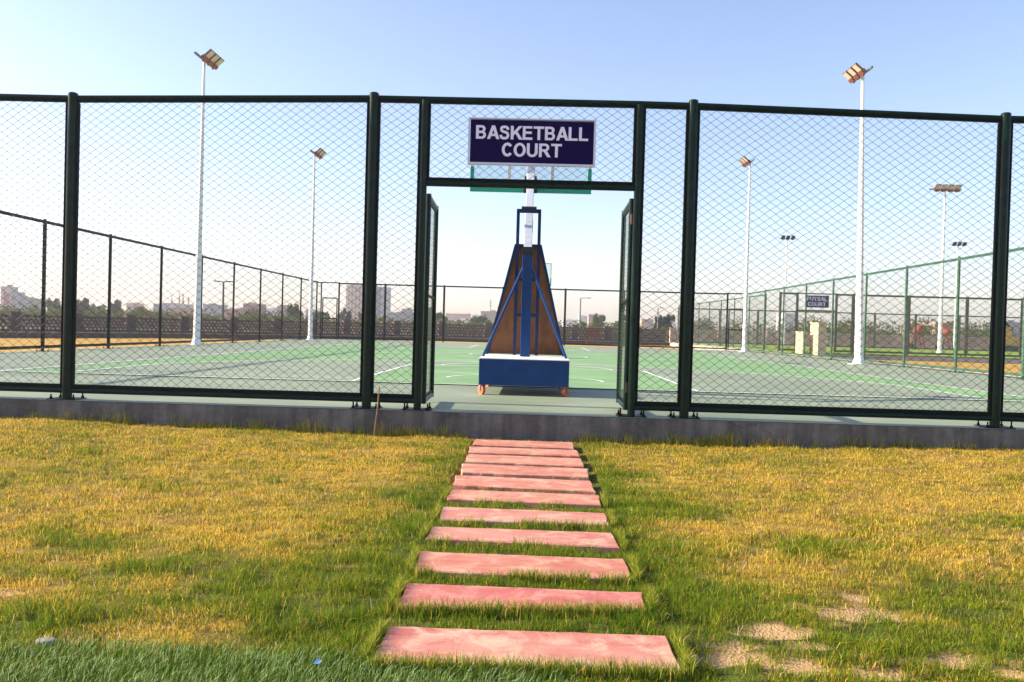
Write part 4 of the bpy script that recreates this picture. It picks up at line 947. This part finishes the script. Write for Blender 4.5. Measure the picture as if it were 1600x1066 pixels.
inpath = (np.abs(X + .02) < .52) & (Y > 2.4) & (Y < 7.9); Z[inpath] = np.where(Y[inpath] > 5.45, -.262, np.minimum(Z[inpath], -.236))
col = (np.array([.36, .235, .04]))[None, None] * (1 - gF[..., None]) + (np.array([.085, .10, .015]))[None, None] * gF[..., None]
col = col * (.15 + 1.5 * fbm(X, Y, 14, 2))[..., None]; col = col * (1 - sF[..., None]) + C_SAND * sF[..., None]
ii = np.arange(nx * ny).reshape(nx, ny)
Q = np.stack([ii[:-1, :-1], ii[1:, :-1], ii[1:, 1:], ii[:-1, 1:]], -1).reshape(-1, 4)
SOIL = attr_mat('lawn_soil', .95, 0, .1); n_ = SOIL.node_tree; nb_ = n_.nodes.new('ShaderNodeTexNoise'); nb_.inputs['Scale'].default_value = 90; nb_.inputs['Detail'].default_value = 6
bp_ = n_.nodes.new('ShaderNodeBump'); bp_.inputs['Strength'].default_value = .8; bp_.inputs['Distance'].default_value = .02
tc_ = n_.nodes.new('ShaderNodeTexCoord'); n_.links.new(tc_.outputs['Object'], nb_.inputs['Vector']); n_.links.new(nb_.outputs['Fac'], bp_.inputs['Height']); n_.links.new(bp_.outputs['Normal'], n_.nodes['Principled BSDF'].inputs['Normal'])
me = np_mesh('lawn_soil', np.stack([X, Y, Z], -1).reshape(-1, 3), Q, SOIL, cols=col.reshape(-1, 3)); me.shade_smooth()
tag(link('lawn_soil', me), kind='structure')

BLADE = attr_mat('grass_blades', .65, .42, .12)
def blades(name, x, y, z, h, wd, col, lean, label, rs, curl=.5, tipcol=1.15):
    n = len(x); th = rs.random(n) * 2 * math.pi
    lx = np.cos(th) * lean[0] * rs.random(n) + lean[1]; ly = np.sin(th) * lean[0] * rs.random(n) + lean[2]
    fa = rs.normal(0, .9, n)                       # facing: widths mostly across the view, randomised
    wx = np.cos(fa) * wd / 2; wy = np.sin(fa) * wd / 2
    k = np.array([0, .5, 1.0]); V = np.empty((n, 5, 3), np.float32)
    mz = z + h * .58; mx_ = x + lx * h * .30; my_ = y + ly * h * .30
    V[:, 0] = np.stack([x - wx, y - wy, z - .004], 1); V[:, 1] = np.stack([x + wx, y + wy, z - .004], 1)
    V[:, 2] = np.stack([mx_ + wx * .75, my_ + wy * .75, mz], 1); V[:, 3] = np.stack([mx_ - wx * .75, my_ - wy * .75, mz], 1)
    cz = np.clip(1 - .5 * curl * (lx ** 2 + ly ** 2), .45, 1)
    V[:, 4] = np.stack([x + lx * h, y + ly * h, z + h * cz], 1)
    b = (np.arange(n) * 5)[:, None]
    Q = b + np.array([[0, 1, 2, 3]]); T = b + np.array([[3, 2, 4]])
    cc = np.repeat(col[:, None, :], 5, 1)
    me = np_mesh(name, V.reshape(-1, 3), Q, BLADE, tris=T, cols=cc.reshape(-1, 3))
    return tag(link(name, me), label, 'grass', kind='stuff')
# point-in-paver test
def in_paver(x, y, grow=0.0):
    r = np.zeros(len(x), bool)
    for q in PV:
        ys_t = np.interp(x, [q[0][0], q[1][0]], [q[0][1], q[1][1]]); ys_b = np.interp(x, [q[3][0], q[2][0]], [q[3][1], q[2][1]])
        xl = np.interp(y, [q[3][1], q[0][1]], [q[3][0], q[0][0]]); xr = np.interp(y, [q[2][1], q[1][1]], [q[2][0], q[1][0]])
        r |= (y < ys_t + grow) & (y > ys_b - grow) & (x > xl - grow) & (x < xr + grow)
    return r
rs = np.random.default_rng(11)
def sample(n_per, y0, y1, margin=1.0):
    A = 2 * ((.62 * (y0 + y1) / 2) + margin) * (y1 - y0); n = int(A * n_per)
    y = rs.uniform(y0, y1, n); hw = .62 * y + margin; x = rs.uniform(-1, 1, n) * hw
    return x, y
xs_, ys_ = [], []
for a, b, d, mg in ((2.0, 3.2, 24000, .5), (3.2, 4.4, 18000, .6), (4.4, 6.0, 11500, .8), (6.0, EDGE - .01, 8500, 1.0)):
    x, y = sample(d, a, b, mg); xs_.append(x); ys_.append(y)
x = np.concatenate(xs_); y = np.concatenate(ys_)
gF, sF = fields(x, y)
keep = rs.random(len(x)) > np.clip(sF * 1.05, 0, .96)
thin = fbm(x, y * 1.5, 8, 5, 3); keep &= ~((thin < .42) & (rs.random(len(x)) < .82))
keep &= ~in_paver(x, y, .002)
turf_edge = 2.63 + .0 * x + (vnoise(x, y * 0, 6, 1) - .5) * .06 - np.clip(x + .3, 0, 3) * .35
keep &= y > turf_edge - np.abs(rs.normal(0, .05, len(x)))
x, y, gF, sF = x[keep], y[keep], gF[keep], sF[keep]; n = len(x)
isg = rs.random(n) < np.clip((gF - .5) * 1.15 + .47, .10, .94)
tcol = rs.random(n)[:, None]
col = np.where(isg[:, None], C_GRN * (1 - tcol) + C_GRN2 * tcol, C_DRY * (1 - tcol) + C_DRY2 * tcol)
yel = (rs.random(n) < .45) & isg; col[yel] = col[yel] * .55 + np.array([.46, .38, .03]) * .45
brn = (~isg) & (rs.random(n) < .16); col[brn] = np.array([.26, .13, .045])
col *= rs.uniform(.75, 1.2, n)[:, None]
clump = fbm(x, y, 4.5, 1)
tuft = np.clip((fbm(x, y * 1.3, 6.5, 4, 3) - .50) * 5, 0, 1)
h = (.008 + .016 * clump ** 1.3 + .010 * gF + .024 * tuft * (.2 + gF)) * rs.uniform(.45, 1.45, n)
dk = (rs.random(n) < .55 * tuft) & isg; col[dk] = col[dk] * np.array([.62, .78, .6])
mat_ = (fbm(x, y * 1.8, 5, 0, 3) > .60) & (rs.random(n) < .6) & ~isg; col[mat_] = np.array([.50, .30, .13]) * rs.uniform(.6, 1.3, mat_.sum())[:, None]
near = np.clip((3.6 - y) / 1.2, 0, 1); h *= 1 - .18 * near
pd = np.exp(-(np.maximum(np.abs(x + .02) - .47, 0) / .16) ** 2); dk2 = isg & (rs.random(n) < .6 * pd); col[dk2] *= np.array([.60, .78, .55])
nearpath = (np.abs(x + .02) < .56); h[nearpath] *= 1.0
wd = .0022 + .0006 * (y > 4) + .0009 * (y > 6); wd = wd * rs.uniform(.7, 1.3, n)
z = lawn_z(x, y) + (fbm(x, y, 6, 4) - .5) * .02
inp = (np.abs(x + .02) < .52) & (y < 7.9); z[inp] = np.minimum(z[inp], -.236)
farp = inp & (y > 4.9); h[farp] *= .5; farp = inp & (y > 5.5); h[farp] *= .55; z[farp] = -.262
blades('lawn_grass', x, y, z, h, wd, col, (1.25, .0, -.08), 'short patchy lawn, gold dry grass and green tufts around the path', rs)
# fringe growing over the front edges of the nearer slabs
fx_, fy_ = [], []
for i, q in enumerate(PV):
    if i < 5: continue
    nfr = [0] * 5 + [500, 700, 800, 1500, 1900, 2400]
    t = rs.random(nfr[i]); bx = q[3][0] + (q[2][0] - q[3][0]) * t; by = q[3][1] + (q[2][1] - q[3][1]) * t
    kp = vnoise(bx, by * 0 + i, 7, 2) > (.55 if i < 8 else .3)
    fx_.append(bx[kp]); fy_.append(by[kp] - rs.uniform(.012, .045, kp.sum()))
    t = rs.random(220 + 60 * i)
    for (a, b, s_) in ((3, 0, -1), (2, 1, 1)):
        fx_.append(q[a][0] + (q[b][0] - q[a][0]) * t + s_ * rs.uniform(.012, .035, len(t))); fy_.append(q[a][1] + (q[b][1] - q[a][1]) * t)
x = np.concatenate(fx_); y = np.concatenate(fy_); n = len(x); tcol = rs.random(n)[:, None]
col = (C_GRN * (1 - tcol) + C_GRN2 * tcol) * rs.uniform(.7, 1.25, n)[:, None]; dr = rs.random(n) < .18; col[dr] = C_DRY2 * .9
blades('edge_grass', x, y, np.full(n, -.238), rs.uniform(.030, .062, n) * np.clip(1.25 - (y - 2.5) * .09, .6, 1.2), np.full(n, .0024), col, (.8, 0, .25), 'green grass fringe creeping over the edges of the slabs', rs)
# tufts at the foot of the plinth
tx, ty, th_, tc2 = [], [], [], []
for _ in range(420):
    c = rs.uniform(-6.3, 6.3)
    if vnoise(np.array([c]), np.array([0.0]), .8, 3)[0] < .42 and rs.random() < .75: continue
    if abs(c + .1) < .55: continue
    k = rs.integers(8, 46); hh = rs.uniform(.05, .15) * (1.25 if rs.random() < .25 else .8)
    tx.append(c + rs.normal(0, .045, k)); ty.append(EDGE - .02 - np.abs(rs.normal(0, .03, k))); th_.append(hh * rs.uniform(.4, 1.15, k)); tc2.append(np.full(k, rs.random()))
x = np.concatenate(tx); y = np.concatenate(ty); h = np.concatenate(th_); t = np.concatenate(tc2)[:, None]
col = (np.array([.20, .27, .02]) * (1 - t) + np.array([.50, .38, .07]) * t) * rs.uniform(.6, 1.3, len(x))[:, None]
blades('plinth_tufts', x, y, lawn_z(x, y), h, np.full(len(x), .0036), col, (.45, 0, -.12), 'taller olive grass tufts along the foot of the concrete plinth', rs)
# straw litter
n = 5200; x, y = sample(120, 2.2, 7.6, .4); gF, sF = fields(x, y); kp = ((gF < .42) | (rs.random(len(x)) < .12)) & ~in_paver(x, y, .01); x, y = x[kp], y[kp]; n = len(x)
col = np.array([.62, .46, .26])[None] * rs.uniform(.6, 1.15, n)[:, None]
blades('straw_litter', x, y, lawn_z(x, y) + .012, rs.uniform(.02, .055, n), np.full(n, .0025), col, (1.9, 0, 0), 'loose dry straw scattered over the lawn', rs, curl=1.2)
# artificial turf strip at the bottom left
n = 60000; x = rs.uniform(-2.6, 1.1, n); y = rs.uniform(1.7, 2.68, n)
te = 2.63 + (vnoise(x, y * 0, 6, 1) - .5) * .06 - np.clip(x + .3, 0, 3) * .35; kp = (y < te + rs.normal(0, .035, n)) & ~in_paver(x, y, .01); x, y = x[kp], y[kp]; n = len(x)
t = rs.random(n)[:, None]; col = (np.array([.030, .085, .002]) * (1 - t) + np.array([.15, .235, .02]) * t) * rs.uniform(.75, 1.25, n)[:, None]
pale = rs.random(n) < .26; col[pale] = np.array([.40, .50, .22])
blades('artificial_turf', x, y, np.full(n, LZ + .004), rs.uniform(.030, .052, n), np.full(n, .0026), col, (.75, .45, .10), 'strip of longer bluish green artificial turf at the bottom left', rs)

# ---- small loose things
m = MB(); p = Vector((0, 0, 0)); 
pts = [(0, 0, 0), (.012, .01, .14), (.030, -.01, .28), (.036, .0, .46)]
for a, b in zip(pts[:-1], pts[1:]): m.tube(a, b, .0065, n=6, cap=False)
o = m.build('dry_stick', M['straw'], None, (-1.475, 7.93, -.22)); tag(o, 'thin brown stick standing upright against the plinth beside the big left post', 'stick')
def pebble(name, lab, cat, x, y, z, sx, sy, sz, m_, seed):
    bm = bmesh.new(); bmesh.ops.create_icosphere(bm, subdivisions=3, radius=1); rr = random.Random(seed)
    ph = [rr.uniform(0, 6) for _ in range(6)]
    for v in bm.verts:
        k = 1 + .12 * math.sin(3 * v.co.x + ph[0]) + .10 * math.sin(4 * v.co.y + ph[1]) + .08 * math.sin(5 * v.co.z + ph[2])
        v.co = Vector((v.co.x * sx * k, v.co.y * sy * k, v.co.z * sz * k))
    me = bpy.data.meshes.new(name); bm.to_mesh(me); bm.free(); me.shade_smooth(); me.materials.append(m_)
    return tag(link(name, me, None, (x, y, z)), lab, cat)
pebble('stone', 'flat grey stone half buried at the edge of the artificial turf', 'stone', -1.53, 2.635, LZ + .020, .040, .020, .010, M['stone'], 1)
pebble('stone', 'small pinkish grey stone beside the right end of the nearest paving slab', 'stone', .515, 2.68, LZ + .010, .022, .035, .014, M['stone'], 2)
pebble('stone', 'tiny brown stone just beyond the pinkish grey one by the nearest slab', 'stone', .555, 2.72, LZ + .010, .018, .014, .012, M['wallcap'], 3)
m = MB(); m.poly([(-.010, -.003, 0), (.009, -.006, .003), (.011, .007, .008), (-.004, .010, .012)]); m.poly([(.009, -.006, .003), (.015, -.003, .010), (.011, .007, .008)])
o = m.build('litter_scrap', M['ltblue'], None, (-.62, 2.50, LZ + .038)); tag(o, 'tiny scrap of blue plastic lying in the artificial turf', 'litter')
# ------------------------------------------------------------------ haze
m = MB(); m.box((-700, -60, -1.3), (700, 640, 24)); hz = m.build('haze', None); tag(hz, kind='stuff')
hm = bpy.data.materials.new('haze_air'); hm.use_nodes = True; n = hm.node_tree; n.nodes.clear()
v = n.nodes.new('ShaderNodeVolumePrincipled'); v.inputs['Density'].default_value = 0.0009; v.inputs['Color'].default_value = (.90, .89, .95, 1); v.inputs['Anisotropy'].default_value = .3
u = n.nodes.new('ShaderNodeOutputMaterial'); n.links.new(v.outputs[0], u.inputs['Volume']); hz.data.materials.append(hm)
bpy.context.view_layer.update()
